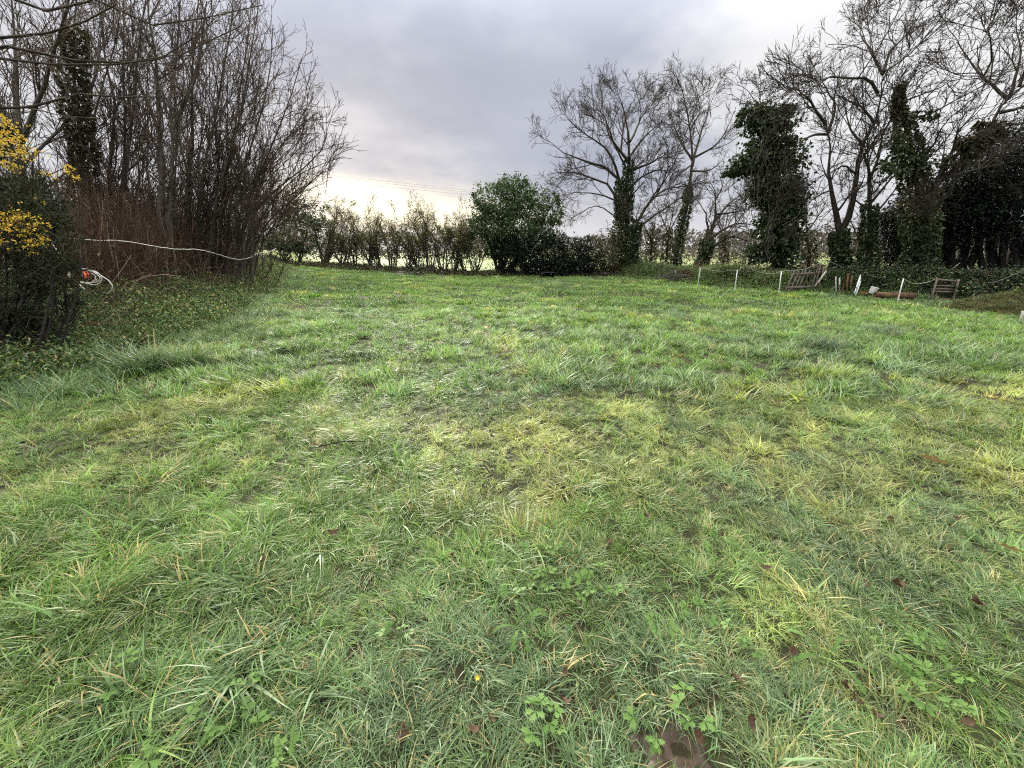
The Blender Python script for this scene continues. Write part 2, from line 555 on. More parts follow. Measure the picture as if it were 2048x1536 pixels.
gx = graded(-900, 900, -16, 17, 0.16)
gy = graded(-60, 1500, -1, 30, 0.16)
GX, GY = np.meshgrid(gx, gy)
GZ = gz(GX, GY)
nx, ny = len(gx), len(gy)
idx = np.arange(nx * ny).reshape(ny, nx)
gq = np.stack([idx[:-1, :-1], idx[:-1, 1:], idx[1:, 1:], idx[1:, :-1]], -1).reshape(-1, 4)
ground = obj('ground', mesh_np('ground', np.stack([GX, GY, GZ], -1), gq, None, True), M['ground'])
tag(ground, 'grassy field and the pasture beyond it, out to the skyline', None, None, 'structure')

# ------------------------------------------------------------------ scatter by geometry nodes (stuff only)
def gn_scatter(name, pts, rot, scl, tint, var, templates, label, mat):
    tc = bpy.data.collections.new(name + '_kinds')
    for i, me in enumerate(templates):
        me.materials.append(mat)
        o = bpy.data.objects.new('%s_kind_%03d' % (name, i), me)
        tc.objects.link(o)
    me = bpy.data.meshes.new(name)
    n = len(pts)
    me.vertices.add(n)
    me.vertices.foreach_set('co', np.asarray(pts, np.float32).ravel())
    for nm, typ, key, arr in (('rot', 'FLOAT_VECTOR', 'vector', rot), ('scl', 'FLOAT_VECTOR', 'vector', scl),
                              ('tint', 'FLOAT_VECTOR', 'vector', tint), ('kindno', 'INT', 'value', var)):
        a = me.attributes.new(nm, typ, 'POINT')
        a.data.foreach_set(key, np.asarray(arr, np.int32 if typ == 'INT' else np.float32).ravel())
    o = obj(name, me)
    g = bpy.data.node_groups.new(name, 'GeometryNodeTree')
    g.interface.new_socket('Geometry', in_out='INPUT', socket_type='NodeSocketGeometry')
    g.interface.new_socket('Geometry', in_out='OUTPUT', socket_type='NodeSocketGeometry')
    N = g.nodes; L = g.links
    gi = N.new('NodeGroupInput'); go = N.new('NodeGroupOutput')
    ci = N.new('GeometryNodeCollectionInfo')
    ci.inputs['Collection'].default_value = tc
    ci.inputs['Separate Children'].default_value = True
    ci.inputs['Reset Children'].default_value = True
    ip = N.new('GeometryNodeInstanceOnPoints')
    ip.inputs['Pick Instance'].default_value = True
    def named(nm, dt):
        a = N.new('GeometryNodeInputNamedAttribute'); a.data_type = dt
        a.inputs['Name'].default_value = nm
        return a.outputs['Attribute']
    mp = N.new('GeometryNodeMeshToPoints')
    L.new(gi.outputs[0], mp.inputs[0])
    L.new(mp.outputs[0], ip.inputs['Points'])
    L.new(ci.outputs[0], ip.inputs['Instance'])
    L.new(named('kindno', 'INT'), ip.inputs['Instance Index'])
    er = N.new('FunctionNodeEulerToRotation')
    L.new(named('rot', 'FLOAT_VECTOR'), er.inputs[0])
    L.new(er.outputs[0], ip.inputs['Rotation'])
    L.new(named('scl', 'FLOAT_VECTOR'), ip.inputs['Scale'])
    L.new(ip.outputs[0], go.inputs[0])
    md = o.modifiers.new('scatter', 'NODES')
    md.node_group = g
    tag(o, label, None, None, 'stuff')
    return o


def tuft(seed, n, L, spread, w, segs=3, lean=0.0, a0=(0.05, 0.7), droop=(0.3, 1.6), lvar=(0.45, 1.2)):
    r = np.random.default_rng(seed)
    ang = r.uniform(0, 2 * np.pi, n)
    rad = spread * np.sqrt(r.uniform(0, 1, n))
    B = np.stack([rad * np.cos(ang), rad * np.sin(ang), np.full(n, -0.01)], -1)
    az = np.where(r.uniform(0, 1, n) < lean, r.normal(0, 0.6, n), r.uniform(0, 2 * np.pi, n))
    ln = L * r.uniform(*lvar, n)
    th = r.uniform(*a0, n)
    dth = r.uniform(*droop, n)
    wd = w * r.uniform(0.6, 1.3, n)
    rnd = r.uniform(0, 1, n)
    H = np.stack([np.cos(az), np.sin(az), np.zeros(n)], -1)
    tw = az + np.pi / 2 + r.normal(0, 0.5, n)
    W = np.stack([np.cos(tw), np.sin(tw), np.zeros(n)], -1)
    V = []; P = B.copy(); al = []
    for s in range(segs + 1):
        f = s / segs
        ww = wd * (1 - f ** 2) * (0.75 + 0.5 * math.sin(math.pi * min(1, f + .15)))
        if s == segs:
            V.append(P[:, None]); al.append(np.full((n, 1), f))
        else:
            V.append(np.stack([P - W * ww[:, None] / 2, P + W * ww[:, None] / 2], 1)); al.append(np.full((n, 2), f))
        a = th + dth * (f + 0.5 / segs)
        P = P + (H * np.sin(a)[:, None] + np.array([0, 0, 1.0]) * np.cos(a)[:, None]) * (ln / segs)[:, None]
        P[:, 2] = np.maximum(P[:, 2], 0.004 + 0.02 * rnd)
    V = np.concatenate(V, 1); al = np.concatenate(al, 1)
    k = 2 * segs + 1
    b = (np.arange(n) * k)[:, None]
    Q = np.concatenate([b + np.array([2 * s, 2 * s + 1, 2 * s + 3, 2 * s + 2]) for s in range(segs - 1)], 0) if segs > 1 else None
    T = b + np.array([2 * segs - 2, 2 * segs - 1, 2 * segs])
    return mesh_np('tuft', V.reshape(-1, 3), Q, T, True, {'rnd': np.repeat(rnd, k), 'along': al.ravel()})


def sprig(seed, n, size, spread, hgt, lobes=False):
    """a spray of small leaves on short stalks"""
    r = np.random.default_rng(seed)
    c = np.stack([r.normal(0, spread / 2, n), r.normal(0, spread / 2, n), np.abs(r.normal(0.4, 0.35, n)) * hgt], -1)
    V, T, rn = leaf_cloud(c, size, r, up=0.9)
    return mesh_np('sprig', V, None, T, False, {'rnd': rn, 'along': np.zeros(len(V))})


def leaf_cloud(C, size, r, out=None, up=0.3, aspect=0.5, droop=0.0):
    """one folded leaf (2 triangles) at every point"""
    n = len(C)
    ax = r.normal(0, 1, (n, 3))
    if out is not None: ax = ax * 0.8 + out * 0.9
    ax[:, 2] -= droop
    ax = unit(ax)
    nr = r.normal(0, 1, (n, 3)); nr[:, 2] += up * 2
    side = unit(np.cross(nr, ax)); nn = np.cross(ax, side)
    s = size * r.uniform(0.6, 1.3, n)[:, None]
    b = C - ax * s * 0.5; tip = C + ax * s * 0.5 - nn * s * 0.1
    l = C + side * s * aspect * 0.5 + nn * s * 0.08 - ax * s * 0.08
    q = C - side * s * aspect * 0.5 + nn * s * 0.08 - ax * s * 0.08
    V = np.stack([b, l, tip, q], 1).reshape(-1, 3)
    k = (np.arange(n) * 4)[:, None]
    T = np.concatenate([k + np.array([0, 1, 2]), k + np.array([0, 2, 3])], 0)
    return V, T, np.repeat(r.uniform(0, 1, n), 4)


# ------------------------------------------------------------------ grass of the field
P_MUD = gp(1345, 1512)


def field_points(dens, ymin, ymax, seed, width=1.36):
    r = np.random.default_rng(seed)
    A = (ymax - ymin) * (2 * (width * ymax + 1.2))
    n = int(A * dens)
    y = r.uniform(ymin, ymax, n); x = r.uniform(-1, 1, n) * (width * ymax + 1.2)
    keep = np.abs(x) < width * y + 1.2
    return x[keep], y[keep], r


def clumps(x, y, cell, seed):
    """nearest tussock centre: distance (in cells), bearing away from it, two random numbers of that tussock"""
    ix = np.floor(x / cell); iy = np.floor(y / cell)
    best = np.full(x.shape, 1e9); ang = np.zeros(x.shape); h1 = np.zeros(x.shape); h2 = np.zeros(x.shape); h3 = np.zeros(x.shape)
    for dx in (-1, 0, 1):
        for dy in (-1, 0, 1):
            jx, jy = ix + dx, iy + dy
            cx = (jx + hash2(jx, jy, seed)) * cell; cy = (jy + hash2(jx, jy, seed + 1)) * cell
            w = 0.7 + 0.6 * hash2(jx, jy, seed + 5)
            d = np.hypot(x - cx, y - cy) / cell * w
            m = d < best
            best = np.where(m, d, best); ang = np.where(m, np.arctan2(y - cy, x - cx), ang)
            h1 = np.where(m, hash2(jx, jy, seed + 2), h1); h2 = np.where(m, hash2(jx, jy, seed + 3), h2); h3 = np.where(m, hash2(jx, jy, seed + 4), h3)
    return best, ang, h1, h2, h3


def grass_layer(name, label, dens, ymin, ymax, seed, templates, kinds_p, hscale, edge=0.6, cell=0.30):
    x, y, r = field_points(dens, ymin, ymax, seed)
    dl = side_dist(x, y, LEFT_TOE, 1); dr = side_dist(x, y, RIGHT_TOE, 1)
    k = (dl < edge + 0.5 * vnoise(x, y, 0.8, 9)) & (dr < 0.5 + 0.6 * vnoise(x, y, 1.0, 19)) & (y < 28.6 + 0.05 * x * x * 0.2 - 0.10 * x)
    # worn bare spots and the muddy patch
    bare = vnoise(x, y, 0.42, 31, 2)
    k &= ~((bare > 0.94) & (y < 7))
    dm = np.hypot((x - P_MUD.x) / 0.17, (y - P_MUD.y) / 0.07) + 0.9 * (vnoise(x, y, 0.10, 33) - 0.5)
    k &= dm > 1.0
    x, y = x[k], y[k]; n = len(x)
    z = gz(x, y)
    # colour of the sward
    yel = vnoise(x, y, 1.1, 41, 3); blu = vnoise(x, y, 2.3, 51, 3); drk = vnoise(x, y, 0.55, 61, 2)
    mid = np.exp(-((x - 1.2) / 3.4) ** 2 - ((y - 3.4) / 1.5) ** 2) + 0.7 * np.exp(-((x - 4.8) / 1.8) ** 2 - ((y - 3.6) / 1.6) ** 2) \
        + 0.35 * np.exp(-((x + 2.2) / 1.0) ** 2 - ((y - 2.6) / 0.6) ** 2)
    rough = sstep(0.4, 0.9, np.exp(-((x - 6.8) / 2.6) ** 2 - ((y - 6.4) / 1.5) ** 2) + 0.5 * (blu - 0.5))
    cd, ca, c1, c2, c3 = clumps(x, y, cell, 900)
    fy = np.clip((c3 - .5) * 1.0 + (yel - 0.52) * 2.6 + mid * 0.95 - 0.36 - 0.5 * sstep(2.3, 1.3, y) + r.normal(0, .22, n), 0, 1) * (1 - rough)
    fb = np.clip((c2 - .5) * 0.8 + (blu - 0.45) * 3.0 + r.normal(0, .25, n) + 0.5 * rough + 0.42 * sstep(2.6, 1.2, y) + 0.2 * sstep(-2, -6, x), 0, 1)
    green = np.array([0.150, 0.268, 0.054]); blue = np.array([0.132, 0.215, 0.098]); yellow = np.array([0.410, 0.450, 0.140])
    c = green * (1 - fb)[:, None] + blue * fb[:, None]
    c = c * (1 - fy)[:, None] + yellow * fy[:, None]
    straw = r.uniform(0, 1, n) < 0.015 + 0.10 * np.clip(fy - 0.35, 0, 1)
    c = np.where(straw[:, None], np.array([0.52, 0.44, 0.22]), c)
    c = c * (0.42 + 0.48 * drk + 0.60 * c1 + r.normal(0, 0.14, n))[:, None]
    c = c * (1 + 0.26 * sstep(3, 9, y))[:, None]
    flow = np.where(r.uniform(0, 1, n) < 0.72, ca, 2 * np.pi * vnoise(x, y, 1.6, 71, 2) * 1.6)
    rot = np.stack([r.normal(0, .12, n), r.normal(0, .12, n), flow + r.normal(0, 0.5, n)], -1)
    tus = vnoise(x, y, 0.62, 81, 2)
    s = hscale * r.uniform(0.72, 1.25, n) * (0.74 + 0.6 * sstep(0.35, 0.85, tus)) * (1 + 0.45 * rough)
    s = s * (1.18 - 0.42 * np.clip(cd, 0, 1)) * (0.80 + 0.4 * c2)
    s = s * (1 + 0.5 * sstep(-0.6, 0.6, side_dist(x, y, LEFT_TOE, 1)) * (y < 20))
    scl = np.stack([s, s, s * r.uniform(0.75, 1.15, n)], -1)
    var = r.choice(len(templates), n, p=kinds_p)
    return gn_scatter(name, np.stack([x, y, z], -1), rot, scl, c, var, templates, label, M['grass'])


near_kinds = [tuft(100 + i, 22, 0.17, 0.050, 0.0060, 4, 0.75, (0.20, 1.0), (0.5, 1.6)) for i in range(7)] + \
             [tuft(120 + i, 18, 0.25, 0.050, 0.0068, 5, 0.90, (0.45, 1.15), (0.7, 1.5)) for i in range(7)] + \
             [tuft(140 + i, 24, 0.12, 0.065, 0.0052, 3, 0.4, (0.5, 1.4), (0.2, 0.9)) for i in range(5)] + \
             [tuft(160 + i, 6, 0.32, 0.03, 0.0095, 6, 0.9, (0.4, 1.0), (1.0, 1.8)) for i in range(3)]
pk = np.array([3] * 7 + [2.6] * 7 + [3.6] * 5 + [0.5] * 3, float); pk /= pk.sum()
grass_layer('near_grass', 'matted wet green grass in the foreground', 400, 0.5, 4.2, 1, near_kinds, pk, 0.66, cell=0.24)
grass_layer('foot_grass', 'thick wet grass nearest the camera', 420, 0.5, 2.3, 4, near_kinds[:19], pk[:19] / pk[:19].sum(), 0.62, cell=0.24)

mid_kinds = [tuft(200 + i, 30, 0.15, 0.09, 0.0088, 3, 0.6, (0.05, 0.8), (0.4, 1.5)) for i in range(6)] + \
            [tuft(220 + i, 30, 0.22, 0.10, 0.0095, 4, 0.85, (0.25, 0.9), (0.6, 1.5)) for i in range(5)] + \
            [tuft(230 + i, 32, 0.11, 0.12, 0.0080, 3, 0.3, (0.6, 1.4), (0.2, 0.9)) for i in range(3)]
pk = np.array([3] * 6 + [2.6] * 5 + [2] * 3, float); pk /= pk.sum()
grass_layer('middle_grass', 'green and straw coloured grass across the middle of the field', 105, 4.2, 11.0, 2, mid_kinds, pk, 0.86, cell=0.38)

far_kinds = [tuft(300 + i, 60, 0.11, 0.24, 0.018, 2, 0.5, (0.05, 0.9), (0.3, 1.3)) for i in range(6)] + \
            [tuft(310 + i, 50, 0.16, 0.20, 0.019, 3, 0.7, (0.2, 0.9), (0.4, 1.3)) for i in range(3)]
pk = np.array([3] * 6 + [2] * 3, float); pk /= pk.sum()
grass_layer('far_grass', 'short pale green grass at the far side of the field', 28, 11.0, 34.0, 3, far_kinds, pk, 0.85, 0.9, 0.8)

# ------------------------------------------------------------------ weeds on the banks
def cover(name, label, x, y, r, tints, p, templates, s, zoff=0.0, mat='sprig', shade_from=None):
    n = len(x)
    z = gz(x, y) + zoff
    w = vnoise(x, y, 0.9, 91, 2)
    ci = r.choice(len(tints), n, p=p)
    if shade_from is not None:
        ci = np.where((x > shade_from) & (r.uniform(0, 1, n) < 0.85), len(tints) - 1, np.where(ci == len(tints) - 1, 0, ci))
    c = np.array(tints)[ci] * (0.6 + 0.8 * w + r.normal(0, .12, n))[:, None]
    rot = np.stack([r.normal(0, .3, n), r.normal(0, .3, n), r.uniform(0, 6.28, n)], -1)
    sc = s * r.uniform(.6, 1.35, n) * (0.6 + 0.8 * vnoise(x, y, 0.7, 93, 2))
    return gn_scatter(name, np.stack([x, y, z], -1), rot, np.stack([sc] * 3, -1), np.clip(c, 0.005, 1), r.integers(0, len(templates), n), templates, label, M[mat])


r = np.random.default_rng(51)
n = 22000
y = r.uniform(2.5, 26, n); d = r.uniform(-0.5, 5.0, n)
tx = np.interp(y, LEFT_TOE[:, 1], LEFT_TOE[:, 0])
x = tx - d
dl = side_dist(x, y, LEFT_TOE, 1)
k = (dl > -0.15 + 0.6 * (vnoise(x, y, 0.8, 9) - 0.5)) & (r.uniform(0, 1, n) < np.clip(9 / y, 0.25, 1.0))
sprigs = [sprig(400 + i, 30, 0.054, 0.26, 0.30) for i in range(6)]
cover('bank_weeds', 'brambles, nettles and ivy covering the left bank', x[k], y[k], r,
      [(0.13, 0.20, 0.058), (0.060, 0.105, 0.038), (0.15, 0.215, 0.11), (0.125, 0.080, 0.050), (0.24, 0.21, 0.095)], [.42, .30, .16, .09, .03], sprigs, 1.0)

# long grass creeping into the bank foot
n = 9500
y = r.uniform(2.2, 25, n); d = np.where(r.uniform(0, 1, n) < .6, r.normal(0.45, 0.8, n), r.uniform(0, 2.8, n))
x = np.interp(y, LEFT_TOE[:, 1], LEFT_TOE[:, 0]) - d
long_kinds = [tuft(450 + i, 26, 0.34, 0.06, 0.0062, 5, 0.6, (0.1, 0.7), (0.8, 1.9)) for i in range(5)]
rot = np.stack([r.normal(0, .1, n), r.normal(0, .1, n), r.uniform(0, 6.28, n)], -1)
sc = r.uniform(.45, 1.05, n) * np.clip(0.55 + 0.9 * vnoise(x, y, 0.8, 95), 0.4, 1.4)
g0 = np.array([0.135, 0.235, 0.075]); g1 = np.array([0.16, 0.25, 0.135]); f = vnoise(x, y, 1.1, 97)[:, None]
gn_scatter('bank_grass', np.stack([x, y, gz(x, y)], -1), rot, np.stack([sc] * 3, -1), (g0 * f + g1 * (1 - f)) * r.uniform(.7, 1.2, (n, 1)),
           r.integers(0, 5, n), long_kinds, 'long arching grass along the foot of the left bank', M['grass'])

# right bank: ivy, grass and brown bracken litter
n = 10500
tpar = r.uniform(0, 1, n)
seg = tpar * (len(RIGHT_TOE) - 1); si = seg.astype(int); sf = seg - si
bx = RIGHT_TOE[si] * (1 - sf)[:, None] + RIGHT_TOE[si + 1] * sf[:, None]
dirn = unit(RIGHT_TOE[si + 1] - RIGHT_TOE[si]); nrm = np.stack([-dirn[:, 1], dirn[:, 0]], -1)
off = r.uniform(0.25, 3.4, n)
x, y = (bx + nrm * off[:, None]).T
k = (x > 4.5)
rs = [sprig(430 + i, 22, 0.075, 0.26, 0.22) for i in range(5)]
br_ = np.where
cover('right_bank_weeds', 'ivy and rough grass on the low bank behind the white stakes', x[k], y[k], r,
      [(0.11, 0.175, 0.058), (0.055, 0.088, 0.036), (0.15, 0.20, 0.08), (0.15, 0.095, 0.058), (0.018, 0.030, 0.016)], [.38, .28, .18, .11, .05], rs, 0.95, shade_from=11.6)  # last tint puts the shade under the evergreens into the leaf colour
n = 3600
tpar = r.uniform(0, 1, n); seg = tpar * 4.2; si = seg.astype(int); sf = seg - si
bx = RIGHT_TOE[si] * (1 - sf)[:, None] + RIGHT_TOE[si + 1] * sf[:, None]
dirn = unit(RIGHT_TOE[si + 1] - RIGHT_TOE[si]); nrm = np.stack([-dirn[:, 1], dirn[:, 0]], -1)
x, y = (bx + nrm * r.uniform(-0.2, 1.5, n)[:, None]).T
sc = r.uniform(.6, 1.2, n); f = vnoise(x, y, 1.1, 98)[:, None]
gn_scatter('right_bank_grass', np.stack([x, y, gz(x, y)], -1), np.stack([r.normal(0, .1, n), r.normal(0, .1, n), r.uniform(0, 6.28, n)], -1),
           np.stack([sc] * 3, -1), (np.array([0.13, 0.215, 0.07]) * f + np.array([0.16, 0.22, 0.10]) * (1 - f)) * r.uniform(.7, 1.2, (n, 1)),
           r.integers(0, 4, n), [tuft(470 + i, 26, 0.30, 0.10, 0.010, 4, 0.4, (0.1, 0.7), (0.8, 1.8)) for i in range(4)],
           'shaggy grass on the front of the low bank behind the stakes', M['grass'])


def hedge_line(px):
    """depth of the back hedge at a photo column"""
    return float(np.interp(px, [560, 650, 750, 850, 950, 1050, 1200], [29.5, 29.2, 28.4, 27.6, 27.0, 26.8, 26.8]))


# rough strip at the foot of the back hedge
n = 6000
px = r.uniform(540, 1215, n)
Yh = np.interp(px, [560, 650, 750, 850, 950, 1050, 1200], [29.5, 29.2, 28.4, 27.6, 27.0, 26.8, 26.8]) + r.normal(-0.1, 0.75, n)
x = (px - 1024) / F * Yh / 1.04; y = Yh
cover('hedge_foot_weeds', 'brown litter, ivy and rough weeds along the foot of the back hedge', x, y, r,
      [(0.070, 0.052, 0.034), (0.055, 0.075, 0.03), (0.045, 0.032, 0.024), (0.09, 0.11, 0.045)], [.38, .25, .22, .15],
      [sprig(460 + i, 20, 0.10, 0.34, 0.20) for i in range(4)], 0.95)

# ------------------------------------------------------------------ trees
def resample(P, k):
    P = np.asarray(P, float)
    d = np.r_[0, np.cumsum(np.linalg.norm(np.diff(P, axis=0), axis=1))]
    # smooth (Catmull-Rom like) by dense cubic interpolation
    s = np.linspace(0, d[-1], k)
    out = np.empty((k, 3))
    m = np.gradient(P, d, axis=0) if len(P) > 2 else np.repeat(((P[1] - P[0]) / d[-1])[None], len(P), 0)
    j = np.clip(np.searchsorted(d, s, 'right') - 1, 0, len(P) - 2)
    h = (d[j + 1] - d[j])[:, None]; t = ((s - d[j])[:, None] / h)
    out = (2 * t**3 - 3 * t**2 + 1) * P[j] + (t**3 - 2 * t**2 + t) * h * m[j] + (-2 * t**3 + 3 * t**2) * P[j + 1] + (t**3 - t**2) * h * m[j + 1]
    return out


def kids(P, Rr, r, per_m, L, ang, k, wob, up, rratio, rend, tmin=0.15, nmin=1, nmax=14, lim=None, shrink=0.55):
    """children of all branches P (B,K,3)"""
    B, K, _ = P.shape
    ln = np.linalg.norm(np.diff(P, axis=1), axis=2).sum(1)
    nn = np.clip(r.poisson(ln * per_m), nmin, nmax)
    i = np.repeat(np.arange(B), nn)
    n = len(i)
    t = tmin + (1 - tmin) * r.uniform(0, 1, n) ** 0.85
    f = t * (K - 1); j = np.minimum(f.astype(int), K - 2); ff = (f - j)[:, None]
    pos = P[i, j] * (1 - ff) + P[i, j + 1] * ff
    rad = Rr[i, j] * (1 - ff[:, 0]) + Rr[i, j + 1] * ff[:, 0]
    T = unit(P[i, j + 1] - P[i, j])
    q = r.normal(0, 1, (n, 3)); q = unit(q - T * (q * T).sum(1, keepdims=True))
    a = r.normal(ang, 0.22, n)[:, None]
    D = unit(T * np.cos(a) + q * np.sin(a))
    Ls = L * r.uniform(0.5, 1.25, n) * (1 - shrink * t)
    if lim is not None: Ls = np.minimum(Ls, lim * ln[i])
    out = np.empty((n, k, 3)); out[:, 0] = pos
    p = pos
    for s in range(1, k):
        D = unit(D + r.normal(0, wob, (n, 3)) + np.array([0, 0, up]))
        p = p + D * (Ls / (k - 1))[:, None]
        out[:, s] = p
    r0 = np.maximum(rad * rratio * r.uniform(.7, 1.0, n), rend)
    R2 = r0[:, None] * (1 - np.linspace(0, 1, k))[None] + rend * np.linspace(0, 1, k)[None]
    return out, R2


def limb_px(pts, Y0, dy=0.0, r=None):
    """limb drawn through photo pixels, given its own run in depth"""
    n = len(pts)
    out = []
    for i, p in enumerate(pts):
        f = i / max(1, n - 1)
        Y = (p[2] if len(p) > 2 else Y0) + dy * f ** 1.3
        out.append(at(p[0], p[1], Y))
    return np.array([tuple(v) for v in out])


LIMB = 0.62


def build_tree(name, label, cat, limbs, seed, levels, bark, twig, group=None, ivy=None, wob=0.02, base=None, K=9, kink=0.05):
    """limbs: list of (polyline (n,3), r0, r1); levels: list of dicts for kids()"""
    r = np.random.default_rng(seed)
    Ps, Rs = [], []
    for P, r0, r1 in limbs:
        Q = resample(P, K)
        ll = np.linalg.norm(np.diff(Q, axis=0), axis=1).sum()
        jit = r.normal(0, kink * 0.8, Q.shape) * min(1.0, ll / 6); jit[0] = 0; jit[:2, 2] = 0
        Q = Q + jit
        Ps.append(Q)
        f = np.linspace(0, 1, K)
        r0 = r0 * LIMB; r1 = min(r1 * LIMB, 0.012)
        Rs.append(r1 + (r0 - r1) * (1 - f) ** 1.15)
    P0 = np.array(Ps); R0 = np.array(Rs)
    bz = P0[0, 0].copy()
    root = empty(name, tuple(bz), label, cat, group)
    tb = MB()
    # flare at the foot of limbs that start at the ground
    Rf = R0.copy()
    V, Q = tubes(P0, Rf, 8); tb.add(V, Q, a=0.5)
    cb = MB()
    P, Rr = P0, R0
    chain = []
    for li, lv in enumerate(levels):
        lv = dict(lv); sides = lv.pop('sides', 3); trunk = lv.pop('trunk', False); also = lv.pop('also', False)
        P2, R2 = kids(P, Rr, r, **lv)
        V, Q = tubes(P2, R2, sides)
        (tb if trunk else cb).add(V, Q, a=np.repeat(r.uniform(0, 1, len(P2)), P2.shape[1] * sides))
        P, Rr = P2, R2
    obj('trunk', tb.mesh('trunk', True), bark, root)
    if cb.n:
        obj('crown', cb.mesh('crown', True), twig, root)
    return root, P0, R0, P


def ivy_on(root, lines, n, size, seed, mat, name='ivy', thick=(0.3, 0.3), droop=0.5):
    """ivy leaves round stems; lines: list of polylines, thick: radius at foot and top"""
    r = np.random.default_rng(seed)
    C, O = [], []
    tot = sum(np.linalg.norm(np.diff(l, axis=0), axis=1).sum() for l in lines)
    for l in lines:
        l = np.asarray(l); K = len(l)
        ll = np.linalg.norm(np.diff(l, axis=0), axis=1).sum()
        m = int(n * ll / tot)
        t = r.uniform(0, 1, m); f = t * (K - 1); j = np.minimum(f.astype(int), K - 2); ff = (f - j)[:, None]
        p = l[j] * (1 - ff) + l[j + 1] * ff
        o = r.normal(0, 1, (m, 3)); o[:, 2] *= 0.3; o = unit(o)
        bump = 0.55 + 0.9 * vnoise(p[:, 0] * 2 + p[:, 2] * 1.3 + np.arctan2(o[:, 1], o[:, 0]) * 0.5, p[:, 2] * 1.7, 0.7, seed, 2)
        rad = (thick[0] * (1 - t) + thick[1] * t) * bump * (0.72 + 0.36 * r.uniform(0, 1, m) ** 0.5)
        C.append(p + o * rad[:, None]); O.append(o)
    C = np.concatenate(C); O = np.concatenate(O)
    V, T, rn = leaf_cloud(C, size, r, O, 0.3, 0.8, droop)
    return obj(name, mesh_np(name, V, None, T, False, {'rnd': rn}), mat, root)


def blob_points(blobs, n, r, shell=0.55, per=34, sig=0.17):
    """leaf positions: every ellipsoid is filled with small uneven sprays of leaves"""
    vol = np.array([b[3] * b[4] * b[5] for b in blobs]) ** 0.75
    cnt = np.maximum(per, (n * vol / vol.sum()).astype(int))
    C, O = [], []
    for b, m in zip(blobs, cnt):
        q = max(3, m // per)
        o = unit(r.normal(0, 1, (q, 3)))
        lump = 0.70 + 0.6 * vnoise(o[:, 0] * 3 + b[0] * 1.7, o[:, 2] * 3 + o[:, 1] * 2.3 + b[2], 0.9, int(abs(b[0]) * 100), 2)
        rad = (shell + (1 - shell) * r.uniform(0, 1, q) ** 0.6) * lump * np.where(r.uniform(0, 1, q) < .12, 1.22, 1.0)
        cen = o * rad[:, None]
        i = r.integers(0, q, m)
        p = cen[i] + r.normal(0, sig, (m, 3)) * r.uniform(.5, 1.3, q)[i][:, None]
        C.append(np.array(b[:3]) + p * np.array(b[3:6])); O.append(unit(p))
    return np.concatenate(C), np.concatenate(O)


def px_blob(px, py, Y, wx, wy, dz=None):
    """an ellipsoid of foliage centred on a photo pixel at depth Y; half sizes in pixels"""
    s = mpp(Y, py)
    c = at(px, py, Y)
    return (c.x, c.y, c.z, wx * s, (dz if dz else (wx + wy) / 2) * s, wy * s)


OAK = [dict(per_m=2.1, L=1.95, ang=0.72, k=7, wob=0.14, up=0.07, rratio=0.58, rend=0.012, tmin=0.22, nmin=3, nmax=12, sides=5, trunk=True, shrink=0.35),
       dict(per_m=2.9, L=1.2, ang=0.70, k=5, wob=0.17, up=0.07, rratio=0.60, rend=0.009, tmin=0.15, nmin=2, nmax=9, sides=3, shrink=0.45),
       dict(per_m=5.0, L=0.72, ang=0.68, k=4, wob=0.18, up=0.07, rratio=0.70, rend=0.0072, tmin=0.12, nmin=2, nmax=7, sides=3),
       dict(per_m=6.5, L=0.38, ang=0.66, k=3, wob=0.16, up=0.08, rratio=0.85, rend=0.0060, tmin=0.15, nmin=2, nmax=4, sides=3)]


def with_(levels, **kw):
    out = [dict(l) for l in levels]
    for l in out:
        for k_, v in kw.items():
            if k_ == 'Lmul': l['L'] *= v
            elif k_ == 'dmul': l['per_m'] *= v
            elif k_ == 'upadd': l['up'] += v
    return out


def gfoot(px, py, Y):
    p = at(px, py, Y)
    return (p.x, p.y, gz1(p.x, p.y) - 0.15)


def limbs_from(specs, Y0, seed, spread=2.0):
    """specs: (pixel list, r0, r1[, foot]); every limb gets its own run in depth"""
    r = np.random.default_rng(seed)
    out = []
    for sp in specs:
        pts, r0, r1 = sp[:3]
        P = limb_px(pts, Y0, 0 if len(sp) > 3 else r.uniform(-spread, spread))
        if len(sp) > 3:
            q = gfoot(pts[0][0], pts[0][1], Y0)
            P[0] = q
            off = np.linspace(0, 1, len(P)) ** 1.5 * r.uniform(-spread, spread) * 0.5
            for i in range(1, len(P)):
                P[i] = np.array(tuple(at(pts[i][0], pts[i][1], Y0 + off[i])))
        elif out:
            # join the limb to the nearest point of the limbs already built
            D = np.concatenate([resample(q[0], 40) for q in out])
            RD = np.concatenate([np.linspace(q[1], q[2], 40) for q in out])
            pr = lambda A: np.stack([A[:, 0] / A[:, 1], (A[:, 2] - CAMH) / A[:, 1]], -1)
            k = int(np.argmin(((pr(D) - pr(P[:1])) ** 2).sum(1)))
            dl = D[k] - P[0]
            n = len(P)
            P = P + dl[None] * np.array([[1, 1 - i / (n - 1) * .5, 1 - i / (n - 1)] for i in range(n)])[:, [2, 1, 2]]
            P[0] = D[k]
            r0 = min(r0, RD[k] * 0.9)
        out.append((P, r0, r1))
    return out


